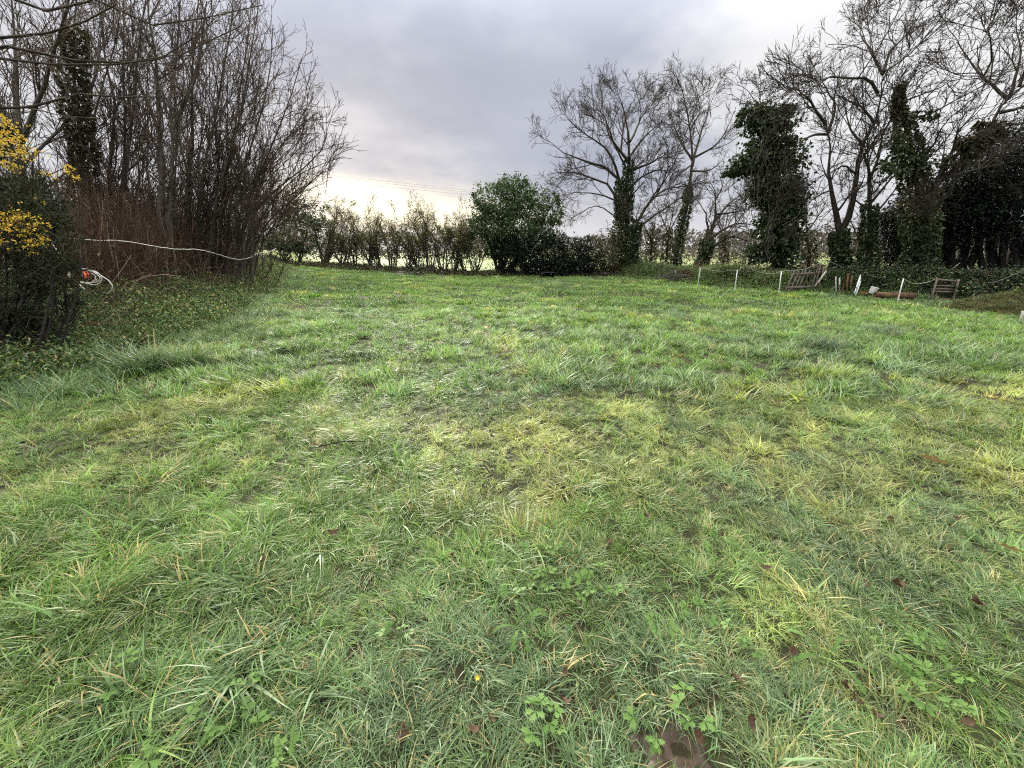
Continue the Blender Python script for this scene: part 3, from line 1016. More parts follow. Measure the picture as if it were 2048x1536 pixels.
# --- oak group right of centre
YA = 26.5
A = limbs_from([
    ([(1258, 552), (1254, 426), (1257, 328), (1260, 279), (1245, 214), (1232, 172)], 0.36, 0.03, 1),
    ([(1240, 552), (1237, 426), (1239, 360), (1213, 334), (1180, 325), (1131, 308), (1092, 276)], 0.30, 0.025, 1),
    ([(1226, 446), (1213, 377), (1183, 360), (1157, 347), (1095, 350)], 0.17, 0.02),
    ([(1257, 328), (1232, 295), (1213, 247), (1187, 207)], 0.15, 0.02),
    ([(1262, 341), (1297, 328), (1320, 315), (1340, 300)], 0.14, 0.02),
    ([(1258, 279), (1278, 240), (1304, 198)], 0.13, 0.02),
    ([(1260, 380), (1278, 360), (1310, 341), (1345, 345)], 0.12, 0.02),
    ([(1239, 360), (1215, 300), (1160, 260), (1128, 225)], 0.13, 0.02),
    ([(1226, 439), (1187, 413), (1157, 429), (1135, 440)], 0.07, 0.015),
    ([(1245, 300), (1250, 240), (1270, 190)], 0.11, 0.02),
    ([(1254, 345), (1222, 280), (1196, 228)], 0.11, 0.02),
    ([(1258, 310), (1292, 268), (1332, 238)], 0.11, 0.02),
    ([(1238, 400), (1200, 388), (1160, 384), (1118, 392)], 0.09, 0.02)], YA, 11, 3.0)
root, P0, R0, PT = build_tree('oak_tree', 'broad bare oak with two ivy-wrapped trunks, right of the leafy green bush', 'tree', A, 21, OAK, M['bark_oak'], M['twig'])
ivy_on(root, [P0[0][:6], P0[1][:5]], 4200, 0.14, 31, M['ivy'], thick=(0.48, 0.27))

A2 = limbs_from([
    ([(1266, 552), (1271, 460), (1304, 393), (1337, 354), (1362, 300)], 0.24, 0.03, 1),
    ([(1275, 455), (1327, 419), (1369, 396), (1400, 400)], 0.12, 0.02),
    ([(1290, 420), (1330, 380), (1380, 370), (1410, 340)], 0.11, 0.02),
    ([(1310, 390), (1335, 330), (1330, 280)], 0.09, 0.02)], 25.4, 12, 2.0)
root, P0, R0, PT = build_tree('oak_tree', 'bare ivy-footed oak stem leaning right beside the broad oak', 'tree', A2, 22, OAK, M['bark_oak'], M['twig'])
ivy_on(root, [P0[0][:4]], 1500, 0.14, 32, M['ivy'], thick=(0.42, 0.25))

B_ = limbs_from([
    ([(1351, 553), (1359, 475), (1376, 393), (1385, 335), (1379, 247), (1363, 168)], 0.30, 0.03, 1),
    ([(1385, 335), (1395, 289), (1415, 237), (1421, 176)], 0.16, 0.02),
    ([(1385, 321), (1363, 282), (1343, 224)], 0.12, 0.02),
    ([(1390, 315), (1441, 282), (1470, 230)], 0.12, 0.02),
    ([(1376, 328), (1343, 360), (1330, 403)], 0.08, 0.015),
    ([(1379, 260), (1400, 220), (1395, 180)], 0.10, 0.02),
    ([(1385, 345), (1425, 340), (1455, 310)], 0.09, 0.02)], 24.8, 13, 2.4)
root, P0, R0, PT = build_tree('oak_tree', 'tall bare tree with a leaning ivy-clad trunk, between broad oak and low windswept tree', 'tree', B_, 23, OAK, M['bark_oak'], M['twig'])
ivy_on(root, [P0[0][:5]], 2000, 0.13, 33, M['ivy'], thick=(0.36, 0.24))

C_ = limbs_from([
    ([(1398, 560), (1415, 484), (1428, 445), (1431, 393), (1420, 362)], 0.30, 0.03, 1),
    ([(1405, 512), (1457, 475), (1499, 488), (1505, 500)], 0.15, 0.015),
    ([(1420, 484), (1473, 449), (1522, 452)], 0.14, 0.015),
    ([(1428, 445), (1457, 409), (1499, 380)], 0.13, 0.015),
    ([(1398, 500), (1405, 426), (1389, 393)], 0.14, 0.015),
    ([(1431, 400), (1446, 372), (1440, 345)], 0.10, 0.015),
    ([(1428, 430), (1470, 425), (1515, 415)], 0.10, 0.015)], 22.5, 14, 1.8)
root, P0, R0, PT = build_tree('oak_tree', 'low windswept bare tree with limbs reaching right, left of the ivy column', 'tree', C_, 24, with_(OAK, Lmul=0.75), M['bark_oak'], M['twig'])
ivy_on(root, [P0[0][:4]], 1400, 0.13, 34, M['ivy'], thick=(0.42, 0.3))

# thin trunks standing further back between the oaks
for i, (px, top, lean, lab) in enumerate([
        (1298, 430, 12, 'short brown trunk standing behind the oaks, nearest the leaning oak stem'),
        (1328, 400, 20, 'slim dark trunk behind the oaks, just left of the ivy-clad leaning trunk'),
        (1445, 420, 10, 'thin bare tree behind the low windswept tree'),
        (1620, 400, -8, 'thin bare tree behind the leaning pallet'),
        (1712, 420, 15, 'thin bare tree seen between the two ivy-footed trunks on the right')]):
    Yb = 30 if px < 1500 else 24
    L_ = limbs_from([([(px, 545), (px + lean * .5, (545 + top) / 2), (px + lean, top)], 0.20, 0.03, 1),
                     ([(px + lean * .5, (545 + top) / 2), (px - 15, top + 10)], 0.10, 0.02),
                     ([(px + lean * .6, (545 + top) / 2 - 10), (px + 40, top + 5)], 0.10, 0.02)], Yb, 60 + i, 1.5)
    root, P0, R0, PT = build_tree('bare_tree', lab, 'tree', L_, 70 + i, with_(OAK[:3] if i else OAK, Lmul=0.8), M['bark_oak'], M['twig'], 'thin bare trees behind the right hand tree line')
    ivy_on(root, [P0[0][:6]], 700, 0.15, 80 + i, M['ivy_brown'], thick=(0.40, 0.30))

# --- ivy column
YD = 19.5
D_ = limbs_from([
    ([(1570, 560), (1566, 458), (1555, 377), (1541, 295), (1532, 222)], 0.34, 0.08, 1),
    ([(1536, 250), (1515, 205), (1490, 175), (1478, 168)], 0.05, 0.012),
    ([(1534, 240), (1545, 195), (1560, 165)], 0.05, 0.012),
    ([(1534, 240), (1520, 200), (1525, 162)], 0.05, 0.012),
    ([(1555, 377), (1500, 350), (1455, 335)], 0.09, 0.015),
    ([(1560, 400), (1510, 410), (1475, 440)], 0.07, 0.015)], YD, 15, 1.0)
root, P0, R0, PT = build_tree('ivy_tree', 'tree smothered in dark green ivy, a leafy column above the leaning pallet', 'tree', D_, 25, with_(OAK[1:], Lmul=1.0), M['bark_oak'], M['twig'])
r = np.random.default_rng(35)
bl = [px_blob(*b) for b in [(1528, 240, YD, 46, 26), (1500, 232, YD, 24, 20), (1556, 235, YD, 26, 22), (1538, 285, YD, 44, 36), (1550, 320, YD, 46, 36), (1505, 322, YD - .5, 36, 20),
                            (1480, 338, YD, 32, 14), (1455, 345, YD, 18, 9), (1556, 365, YD, 42, 34), (1568, 405, YD, 44, 34), (1530, 390, YD, 30, 26), (1572, 445, YD, 42, 32),
                            (1560, 480, YD, 34, 26), (1530, 470, YD - .3, 26, 26), (1520, 505, YD, 26, 24), (1568, 515, YD, 27, 34), (1590, 420, YD, 22, 22), (1540, 440, YD, 26, 26)]]
C, O = blob_points(bl, 19000, r, 0.3, 30, .22)
V, T, rn = leaf_cloud(C, 0.15, r, O, 0.3, 0.8, 0.6)
obj('ivy', mesh_np('ivy', V, None, T, False, {'rnd': rn}), M['ivy'], root)
# hanging ivy stems
mb = MB()
for i in range(34):
    q = px_blob(r.uniform(1500, 1580), r.uniform(250, 480), YD - 1.0, 1, 1)
    P = [np.array(q[:3])]
    for s in range(6): P.append(P[-1] + np.array([r.normal(0, .1), r.normal(0, .05), -0.22]))
    mb.tube(np.array(P), 0.014, 4, cap=False)
obj('ivy_stems', mb.mesh('ivy_stems', True), M['bark_pale'], root)

# --- right hand trees
YE = 18.0
E_ = limbs_from([
    ([(1690, 560), (1676, 455), (1665, 392), (1659, 299), (1652, 250)], 0.34, 0.10, 1),
    ([(1678, 470), (1702, 408), (1712, 345), (1724, 292), (1749, 252), (1755, 190), (1765, 149)], 0.26, 0.09),
    ([(1652, 250), (1623, 208), (1604, 183), (1575, 172)], 0.11, 0.02),
    ([(1654, 265), (1623, 268), (1596, 290), (1570, 318)], 0.09, 0.018),
    ([(1657, 270), (1672, 213), (1650, 172), (1640, 150)], 0.10, 0.02),
    ([(1755, 190), (1742, 168), (1715, 158), (1675, 155), (1635, 165), (1605, 190)], 0.10, 0.02),
    ([(1765, 149), (1776, 112), (1800, 79), (1823, 49), (1850, 18)], 0.09, 0.018),
    ([(1765, 149), (1745, 110), (1722, 78), (1715, 60)], 0.08, 0.018),
    ([(1766, 145), (1790, 130), (1815, 110)], 0.06, 0.018),
    ([(1749, 252), (1720, 215), (1690, 200), (1665, 190)], 0.09, 0.018),
    ([(1712, 345), (1690, 330), (1660, 345), (1620, 360)], 0.07, 0.015),
    ([(1724, 292), (1700, 262), (1690, 215)], 0.09, 0.018),
    ([(1661, 380), (1630, 395), (1600, 420)], 0.06, 0.015)], YE, 16, 2.0)
root, P0, R0, PT = build_tree('oak_tree', 'tall bare twin-stemmed tree with ivy on its foot, right of the ivy column', 'tree', E_, 26, OAK, M['bark_oak'], M['twig'])
ivy_on(root, [P0[0][:4]], 3000, 0.12, 36, M['ivy'], thick=(0.52, 0.30))

F_ = limbs_from([
    ([(1746, 560), (1743, 424), (1741, 377), (1755, 314), (1768, 262), (1775, 215)], 0.25, 0.04, 1),
    ([(1741, 377), (1733, 320), (1720, 285)], 0.14, 0.03),
    ([(1760, 300), (1800, 275), (1840, 270)], 0.08, 0.016),
    ([(1745, 400), (1790, 350), (1815, 330)], 0.09, 0.016),
    ([(1742, 420), (1700, 395), (1680, 400)], 0.06, 0.015),
    ([(1768, 262), (1790, 225), (1800, 190)], 0.08, 0.016)], 17.2, 17, 1.6)
root, P0, R0, PT = build_tree('oak_tree', 'bare tree on a slim ivy-wrapped trunk, left edge of the dark evergreens', 'tree', F_, 27, with_(OAK, Lmul=.85), M['bark_oak'], M['twig'])
ivy_on(root, [P0[0][:5]], 2000, 0.12, 37, M['ivy'], thick=(0.36, 0.26))

G_ = limbs_from([
    ([(1832, 560), (1829, 361), (1815, 283), (1805, 220), (1802, 165)], 0.28, 0.03, 1),
    ([(1808, 200), (1859, 183), (1899, 164), (1952, 155)], 0.09, 0.018),
    ([(1815, 240), (1865, 228), (1915, 199), (1962, 174)], 0.09, 0.018),
    ([(1829, 350), (1862, 300), (1880, 262), (1900, 235)], 0.08, 0.018),
    ([(1810, 250), (1785, 230), (1770, 200)], 0.05, 0.015),
    ([(1827, 340), (1790, 345), (1755, 372)], 0.06, 0.015)], 16.4, 18, 1.5)
root, P0, R0, PT = build_tree('ivy_tree', 'tree with a shaggy ivy-wrapped spire rising from the dark evergreens', 'tree', G_, 28, with_(OAK, Lmul=.8), M['bark_oak'], M['twig'])
ivy_on(root, [P0[0][3:]], 3000, 0.12, 38, M['ivy_brown'], thick=(0.60, 0.12))
ivy_on(root, [P0[0][:4]], 2200, 0.12, 381, M['ivy'], thick=(0.40, 0.50))
r = np.random.default_rng(39)
bl = [px_blob(*b) for b in [(1800, 290, 16.2, 26, 26), (1848, 228, 16.2, 26, 10), (1866, 236, 16.2, 14, 10), (1795, 330, 16.2, 26, 24), (1835, 330, 16.2, 30, 30)]]
C, O = blob_points(bl, 1500, r, 0.2, 20, .25)
V, T, rn = leaf_cloud(C, 0.12, r, O, 0.3, 0.8, 0.5)
obj('ivy', mesh_np('ivy', V, None, T, False, {'rnd': rn}), M['ivy'], root)

H_ = limbs_from([
    ([(1850, 562), (1858, 450), (1874, 361), (1906, 340), (1952, 299), (1984, 255), (2012, 205), (2060, 150)], 0.30, 0.08, 1),
    ([(2012, 205), (1984, 180), (1962, 161), (1937, 121), (1912, 86)], 0.10, 0.018),
    ([(1962, 161), (1984, 127), (1993, 80), (1990, 50)], 0.08, 0.018),
    ([(1874, 350), (1900, 290), (1915, 258), (1952, 236)], 0.10, 0.018),
    ([(2000, 225), (2040, 215), (2090, 190)], 0.10, 0.02),
    ([(2012, 205), (2030, 150), (2035, 95), (2025, 50)], 0.09, 0.018),
    ([(1984, 255), (2030, 250), (2080, 240)], 0.10, 0.02),
    ([(1874, 361), (1930, 345), (1990, 330), (2060, 320)], 0.10, 0.02),
    ([(2040, 170), (2060, 110), (2058, 60)], 0.08, 0.018)], 16.0, 19, 1.6)
root, P0, R0, PT = build_tree('oak_tree', 'bare tree whose mossy limbs slant up to the right above the dark evergreens', 'tree', H_, 29, OAK, M['bark_oak'], M['twig'])
ivy_on(root, [P0[0][:4]], 2000, 0.12, 382, M['ivy'], thick=(0.40, 0.32))
r = np.random.default_rng(40)
bl = [px_blob(*b) for b in [(1945, 285, 15.6, 30, 20), (1975, 262, 15.6, 24, 20), (1915, 320, 15.6, 26, 16)]]
C, O = blob_points(bl, 2200, r, 0.3)
V, T, rn = leaf_cloud(C, 0.12, r, O, 0.3, 0.8, 0.5)
obj('ivy', mesh_np('ivy', V, None, T, False, {'rnd': rn}), M['ivy_brown'], root)

# --- dark evergreens at the right edge
def leafy_tree(name, label, cat, foot, blobs, n, size, mat, seed, shell=0.35, stems=3, bark='bark_oak', aspect=0.45, droop=0.4, group=None, bl_up=0.3, rr=0.13, leafname='crown', clump=0.17):
    r = np.random.default_rng(seed)
    root = empty(name, foot, label, cat, group)
    mb = MB()
    f0 = np.array(foot, float)
    for i, b in enumerate(blobs):
        top = np.array(b[:3])
        st = f0 + np.array([r.normal(0, .12), r.normal(0, .12), -0.1])
        mid = st * 0.55 + top * 0.45 + r.normal(0, .18, 3)
        P = resample(np.array([st, mid, top]), 7)
        mb.tube(P, np.linspace(rr * r.uniform(.5, 1), 0.02, 7), 6, cap=False)
    P = np.array([resample(np.array([np.array(b[:3]) * .4 + f0 * .6, np.array(b[:3])]), 5) for b in blobs])
    tw, tr = kids(P, np.full(P.shape[:2], 0.04), r, 3.0, float(np.mean([b[3] for b in blobs])) * 1.1, 0.9, 4, 0.2, 0.05, 0.5, 0.008, 0.2, 4, 12)
    V, Q = tubes(tw, tr, 3); mb.add(V, Q)
    obj('trunk', mb.mesh('trunk', True), M[bark], root)
    C, O = blob_points(blobs, n, r, shell, 26, clump)
    V, T, rn = leaf_cloud(C, size, r, O, bl_up, aspect, droop)
    obj(leafname, mesh_np(leafname, V, None, T, False, {'rnd': rn}), M[mat], root)
    return root


def foot_at(px, Y):
    p = at(px, 545, Y)
    return (p.x, p.y, gz1(p.x, p.y))


YK = 17.6
leafy_tree('evergreen_tree', 'low black-green evergreen at the left end of the dark group', 'tree', foot_at(1822, YK + .6),
           [px_blob(*b) for b in [(1815, 440, YK + .6, 46, 40), (1800, 480, YK + .6, 40, 36), (1840, 480, YK + .4, 44, 44), (1830, 410, YK + .6, 40, 30), (1795, 515, YK + .6, 30, 26), (1780, 440, YK + .6, 22, 30), (1845, 525, YK + .6, 40, 26)]],
           15000, 0.12, 'dark_leaf', 201, rr=0.2, bark='bark_dark', clump=0.26, shell=0.15)
leafy_tree('evergreen_tree', 'middle black-green evergreen on a thick dark trunk, behind the wooden frame', 'tree', foot_at(1915, YK),
           [px_blob(*b) for b in [(1900, 390, YK, 52, 42), (1935, 350, YK, 46, 38), (1890, 440, YK, 50, 40), (1940, 430, YK, 54, 44), (1910, 480, YK, 50, 34), (1960, 390, YK, 40, 40), (1870, 400, YK, 34, 30)]],
           17000, 0.12, 'dark_leaf', 202, rr=0.26, bark='bark_dark', clump=0.26, shell=0.15)
leafy_tree('evergreen_tree', 'tallest black-green evergreen, cut by the right edge of the picture', 'tree', foot_at(2005, YK - .8),
           [px_blob(*b) for b in [(2000, 330, YK - .8, 60, 46), (2040, 290, YK - .8, 60, 46), (1985, 400, YK - .8, 56, 46), (2040, 400, YK - .8, 64, 56), (2010, 460, YK - .8, 56, 40), (2060, 480, YK - .8, 50, 40), (2080, 340, YK - .8, 50, 60)]],
           20000, 0.12, 'dark_leaf', 203, rr=0.26, bark='bark_dark', clump=0.26, shell=0.15)
leafy_tree('evergreen_shrub', 'dark evergreen undergrowth on the bank behind the wooden frame', 'shrub', foot_at(1960, YK + 1.2),
           [px_blob(*b) for b in [(1880, 540, YK + 1.6, 46, 24), (1940, 535, YK + 1.2, 46, 26), (2000, 540, YK + .6, 46, 26), (2050, 545, YK, 40, 26), (1820, 545, YK + 1.8, 40, 20)]],
           6500, 0.12, 'dark_leaf', 204, rr=0.06, bark='bark_dark')

# --- laurel and the dark bush beside it
YL = 26.6
leafy_tree('laurel_bush', 'big glossy green leafy bush standing alone in the back hedge', 'bush', foot_at(1000, YL),
           [px_blob(*b) for b in [(1030, 392, YL, 44, 34), (1005, 412, YL, 52, 40), (1060, 420, YL, 46, 44), (1032, 366, YL, 22, 20), (966, 402, YL, 26, 24), (1005, 372, YL, 16, 16),
                                  (1104, 428, YL, 24, 30), (1110, 400, YL, 12, 16), (985, 455, YL, 44, 36), (1035, 460, YL - .5, 52, 36), (1090, 465, YL, 36, 32), (960, 440, YL, 24, 32), (1000, 495, YL + .3, 40, 26)]],
           15000, 0.19, 'laurel', 205, 0.4, rr=0.17, aspect=0.42, droop=0.1)
leafy_tree('evergreen_shrub', 'dark purplish-green shrub spreading low to the right of the glossy bush', 'shrub', foot_at(1100, YL - .4),
           [px_blob(*b) for b in [(1060, 508, YL - .6, 48, 38), (1020, 508, YL - .2, 44, 38), (1105, 508, YL - .6, 44, 38), (1145, 512, YL - .4, 40, 34), (1178, 516, YL - .2, 34, 32), (1120, 535, YL - .6, 40, 18), (1060, 540, YL - .6, 34, 14), (1160, 540, YL - .4, 34, 14)]],
           17000, 0.16, 'dark_leaf', 206, 0.4, rr=0.07)
leafy_tree('bramble_mound', 'brownish-green bramble mound against the foot of the broad oak', 'bramble', foot_at(1215, YL - .6),
           [px_blob(*b) for b in [(1218, 505, YL - .6, 26, 44), (1200, 525, YL - .6, 26, 26), (1235, 480, YL - .6, 18, 36), (1232, 530, YL - .8, 26, 22)]],
           5200, 0.13, 'ivy_brown', 207, 0.4, rr=0.04)

# ------------------------------------------------------------------ back hedge: single shrubs
hedge = [  # px, top, half width, ivy amount, lean, description
    (574, 452, 24, 1.0, 4, 'dark ivy-filled shrub at the left end of the back hedge'),
    (604, 425, 28, 0.8, -14, 'second shrub from the left in the back hedge, dark with ivy'),
    (652, 392, 40, 1.1, 6, 'tallest hedge tree left of centre, ivy-dark head on a thick trunk'),
    (686, 430, 24, 0.15, 14, 'thin twiggy shrub just right of the ivy-headed hedge tree'),
    (712, 420, 24, 0.25, -8, 'ivy-wrapped stub with thin twigs, second right of the ivy-headed hedge tree'),
    (741, 415, 28, 0.3, 10, 'thin-stemmed hedge shrub right of the ivy-wrapped stub'),
    (762, 432, 22, 0.2, -16, 'low thin hedge shrub left of the cut-branch heap'),
    (784, 410, 32, 0.35, 12, 'yellow-green hedge shrub of leaning stems above the cut-branch heap'),
    (812, 426, 26, 0.3, 18, 'hedge shrub above the right end of the cut-branch heap'),
    (841, 408, 30, 0.6, -10, 'ivy-thick hedge shrub left of the dark brushwood heap'),
    (862, 424, 24, 0.3, 10, 'hedge shrub right above the dark brushwood heap'),
    (886, 400, 32, 0.6, -4, 'tall bushy yellow-green hedge shrub with a pointed top'),
    (907, 428, 24, 0.3, 14, 'hedge shrub just right of the tall bushy one with a pointed top'),
    (928, 424, 26, 0.5, -12, 'hedge shrub behind the pale stake near the glossy bush'),
    (952, 436, 24, 0.8, 6, 'hedge shrub touching the left side of the glossy bush')]
for i, (px, top, hw, iv, lean, lab) in enumerate(hedge):
    r = np.random.default_rng(500 + i)
    Y0 = hedge_line(px)
    f = np.array(foot_at(px, Y0)); s = mpp(Y0, 470)
    ht = at(px, top, Y0).z - f[2]
    limbs = []
    hw = hw * 2.1
    for k in range(9 if i != 2 else 5):
        a = r.uniform(0, 6.28); w = hw * s * r.uniform(.3, 1.1)
        b = f + np.array([r.normal(0, .12), r.normal(0, .15), -0.1])
        mid = f + np.array([math.cos(a) * w * .4 + lean * s * .6 + r.normal(0, .15), math.sin(a) * w * .35, ht * r.uniform(.35, .5)])
        tip = f + np.array([math.cos(a) * w + lean * s, math.sin(a) * w * .7, ht * r.uniform(.62, 1.0)])
        rr = (0.070 if i != 2 else 0.17) * r.uniform(.6, 1.1)
        limbs.append((np.array([b, mid, tip]), rr, 0.014))
    lv = [dict(per_m=3.2, L=1.3, ang=0.65, k=5, wob=0.2, up=0.10, rratio=0.6, rend=0.009, tmin=0.12, nmin=4, nmax=10, sides=4),
          dict(per_m=4.6, L=0.6, ang=0.7, k=4, wob=0.22, up=0.12, rratio=0.8, rend=0.0075, tmin=0.15, nmin=2, nmax=6, sides=3)]
    root, P0, R0, PT = build_tree('hedge_shrub', lab, 'shrub', limbs, 520 + i, lv, M['bark_oak'], M['twig'], None, K=8, kink=0.08)
    tips = PT.reshape(-1, 3)
    tips = tips[(tips[:, 2] > f[2] + ht * r.uniform(.36, .52, len(tips)))]
    C = tips[r.integers(0, len(tips), 1500)] + r.normal(0, .11, (1500, 3))
    V, T, rn = leaf_cloud(C, 0.075, r, None, 0.3, 0.6)
    obj('leaves', mesh_np('leaves', V, None, T, False, {'rnd': rn}), M['hedge_leaf'], root)
    lines = [p[:6] for p in P0[:4]]
    ivy_on(root, lines, int(500 * iv) + 40, 0.11, 540 + i, M['ivy'], thick=(0.12, 0.20))
    if iv >= 0.8:
        zb = f[2] + ht * 0.55
        bb = [(f[0] + r.normal(0, hw * s * .5), f[1] + r.normal(0, .3), f[2] + ht * r.uniform(.42, .78), hw * s * .5, hw * s * .5, ht * .14) for _ in range(6)]
        C, O = blob_points(bb, int(1500 * iv), r, 0.2)
        V, T, rn = leaf_cloud(C, 0.14, r, O, 0.3, 0.7, 0.3)
        obj('ivy', mesh_np('ivy', V, None, T, False, {'rnd': rn}), M['ivy'], root)

# ------------------------------------------------------------------ left thicket and tall bare trees
SAL = [dict(per_m=3.1, L=2.2, ang=0.42, k=7, wob=0.12, up=0.05, rratio=0.55, rend=0.009, tmin=0.12, nmin=4, nmax=16, sides=4, trunk=False),
       dict(per_m=3.6, L=1.15, ang=0.55, k=5, wob=0.15, up=0.05, rratio=0.65, rend=0.007, tmin=0.12, nmin=2, nmax=8, sides=3),
       dict(per_m=3.6, L=0.50, ang=0.6, k=3, wob=0.16, up=0.04, rratio=0.8, rend=0.0055, tmin=0.15, nmin=2, nmax=5, sides=3)]


def left_tree(label, specs, Y, seed, bark='bark_pale', ivy=None, lv=SAL, spread=2.0, name='bare_tree'):
    rx = random.Random(seed)
    extra = [([(p[0] + rx.uniform(-22, 22) * (.4 + k / len(sp[0])), p[1] + (rx.uniform(20, 120) if k else 0)) for k, p in enumerate(sp[0])], sp[1] * .45, .01, 1) for sp in specs if len(sp) > 3] if bark != 'bark_oak' else []
    L_ = limbs_from(specs + extra, Y, seed, spread)
    root, P0, R0, PT = build_tree(name, label, 'tree', L_, seed + 1, lv, M[bark], M['twig_left'], kink=0.04)
    if ivy:
        ivy_on(root, [P0[i][:ivy[1]] for i in ivy[0]], ivy[2], 0.10, seed + 2, M[ivy[5] if len(ivy) > 5 else 'ivy_brown'], thick=(ivy[3], ivy[4]))
    return root


left_tree('thick grey trunk rising behind the yellow-flowered bush, leftmost of the tall bare trees',
          [([(62, 520), (50, 400), (38, 250), (26, 120), (18, -40)], 0.20, 0.08, 1),
           ([(40, 280), (90, 150), (120, 40), (130, -40)], 0.10, 0.03),
           ([(50, 380), (10, 250), (-30, 120)], 0.10, 0.03),
           ([(45, 330), (110, 270), (170, 180), (200, 90)], 0.07, 0.02)], 11.5, 601)
left_tree('tall bare tree wrapped in dull ivy to its top, second from the left',
          [([(160, 520), (165, 380), (158, 250), (150, 120), (158, -30)], 0.16, 0.05, 1),
           ([(160, 300), (130, 180), (100, 70)], 0.07, 0.02),
           ([(162, 260), (200, 150), (215, 40)], 0.07, 0.02)], 12.5, 605, ivy=([0], 8, 4200, 0.42, 0.22))
left_tree('bare tree of several slim grey stems between the ivy-wrapped tree and the pale trunk',
          [([(205, 520), (218, 380), (232, 220), (205, 90), (195, -40)], 0.12, 0.05, 1),
           ([(240, 520), (250, 380), (265, 220), (280, 90), (292, -40)], 0.12, 0.05, 1),
           ([(222, 520), (235, 420), (250, 300), (245, 150), (250, -20)], 0.09, 0.04, 1),
           ([(190, 520), (180, 400), (186, 260), (215, 140), (240, 20)], 0.08, 0.03, 1)], 13.5, 609)
left_tree('tallest pale-barked straight trunk in the middle of the left thicket',
          [([(322, 525), (322, 380), (318, 250), (308, 110), (288, -60)], 0.19, 0.09, 1),
           ([(334, 525), (340, 380), (346, 250), (350, 110), (362, -50)], 0.13, 0.06, 1),
           ([(318, 260), (270, 140), (240, 20)], 0.08, 0.02),
           ([(345, 250), (390, 130), (410, 0)], 0.08, 0.02)], 13.0, 613)
left_tree('bare multi-stemmed tree just right of the tallest pale trunk',
          [([(392, 530), (402, 400), (425, 280), (448, 120), (470, -30)], 0.12, 0.05, 1),
           ([(376, 530), (380, 400), (385, 260), (392, 110), (400, -40)], 0.11, 0.05, 1),
           ([(405, 530), (430, 400), (470, 270), (500, 130), (520, 20)], 0.10, 0.03, 1),
           ([(402, 400), (360, 280), (350, 160)], 0.06, 0.02)], 14.5, 617)
left_tree('bare tree of fine stems curving outward at the right end of the left thicket',
          [([(440, 532), (465, 400), (505, 290), (535, 170), (548, 50)], 0.11, 0.03, 1),
           ([(455, 532), (490, 420), (540, 300), (580, 190), (605, 120)], 0.10, 0.02, 1),
           ([(430, 532), (445, 400), (470, 250), (490, 120), (505, 10)], 0.10, 0.03, 1),
           ([(470, 430), (530, 350), (585, 270), (612, 215)], 0.07, 0.015),
           ([(480, 440), (560, 370), (630, 310), (655, 270)], 0.07, 0.015)], 16.0, 621)
left_tree('low arching bare shrub whose thin branches reach furthest over the field',
          [([(478, 532), (520, 440), (575, 370), (630, 335), (690, 312)], 0.08, 0.012, 1),
           ([(485, 532), (530, 450), (590, 395), (640, 350), (672, 300)], 0.07, 0.012, 1),
           ([(490, 532), (535, 470), (590, 430), (640, 390)], 0.06, 0.012, 1),
           ([(470, 532), (500, 420), (550, 330), (600, 280)], 0.07, 0.012, 1)], 17.0, 625, lv=[dict(l, per_m=l['per_m'] * 0.7) for l in SAL])
left_tree('cluster of slender upright stems in the right half of the left thicket',
          [([(px + 0, 532), (px + rx_ * .3, 430), (px + rx_ * .6, 320), (px + rx_, tp)], 0.07, 0.012, 1) for px, rx_, tp in
           [(350, -8, 150), (372, 6, 120), (410, 12, 160), (425, 22, 90), (448, 10, 130), (462, 30, 170), (480, 24, 220), (496, 34, 260), (300, -6, 110), (275, -4, 140)]], 15.2, 641)
left_tree('slim saplings at the far right foot of the left thicket',
          [([(520, 535), (525, 470), (535, 410), (545, 350)], 0.06, 0.012, 1),
           ([(535, 535), (545, 480), (560, 430), (572, 380)], 0.05, 0.012, 1),
           ([(505, 535), (508, 460), (512, 390), (520, 330)], 0.06, 0.012, 1)], 19.5, 629)
# tree out of frame whose boughs hang in from the left
left_tree('dark boughs hanging in over the top left corner from a tree outside the picture',
          [([(-330, 760), (-330, 500), (-320, 250), (-300, 0), (-280, -200)], 0.24, 0.10, 1),
           ([(-310, 120), (-100, -30), (60, 18), (130, 30), (200, 8), (260, -10)], 0.07, 0.014),
           ([(-320, 200), (-120, 60), (0, 72), (100, 62), (190, 44), (250, 20)], 0.06, 0.012),
           ([(-320, 300), (-100, 120), (20, 96), (140, 130), (280, 142), (360, 122), (480, 60)], 0.06, 0.010),
           ([(-320, 340), (-120, 240), (0, 216), (110, 206), (220, 192), (340, 190)], 0.06, 0.010),
           ([(-320, 330), (-150, 180), (0, 128), (150, 140), (260, 138), (330, 128), (420, 70)], 0.05, 0.009),
           ([(-310, 100), (-150, -60), (100, -40), (260, 40), (330, 62), (430, 40), (520, 20)], 0.05, 0.009)], 6.6, 633, bark='bark_oak',
          lv=[dict(per_m=2.2, L=1.0, ang=0.7, k=6, wob=0.16, up=0.10, rratio=0.45, rend=0.004, tmin=0.45, nmax=10, sides=4),
              dict(per_m=4.0, L=0.4, ang=0.7, k=4, wob=0.18, up=0.06, rratio=0.6, rend=0.003, tmin=0.2, nmin=2, nmax=5, sides=3)], spread=0.8)

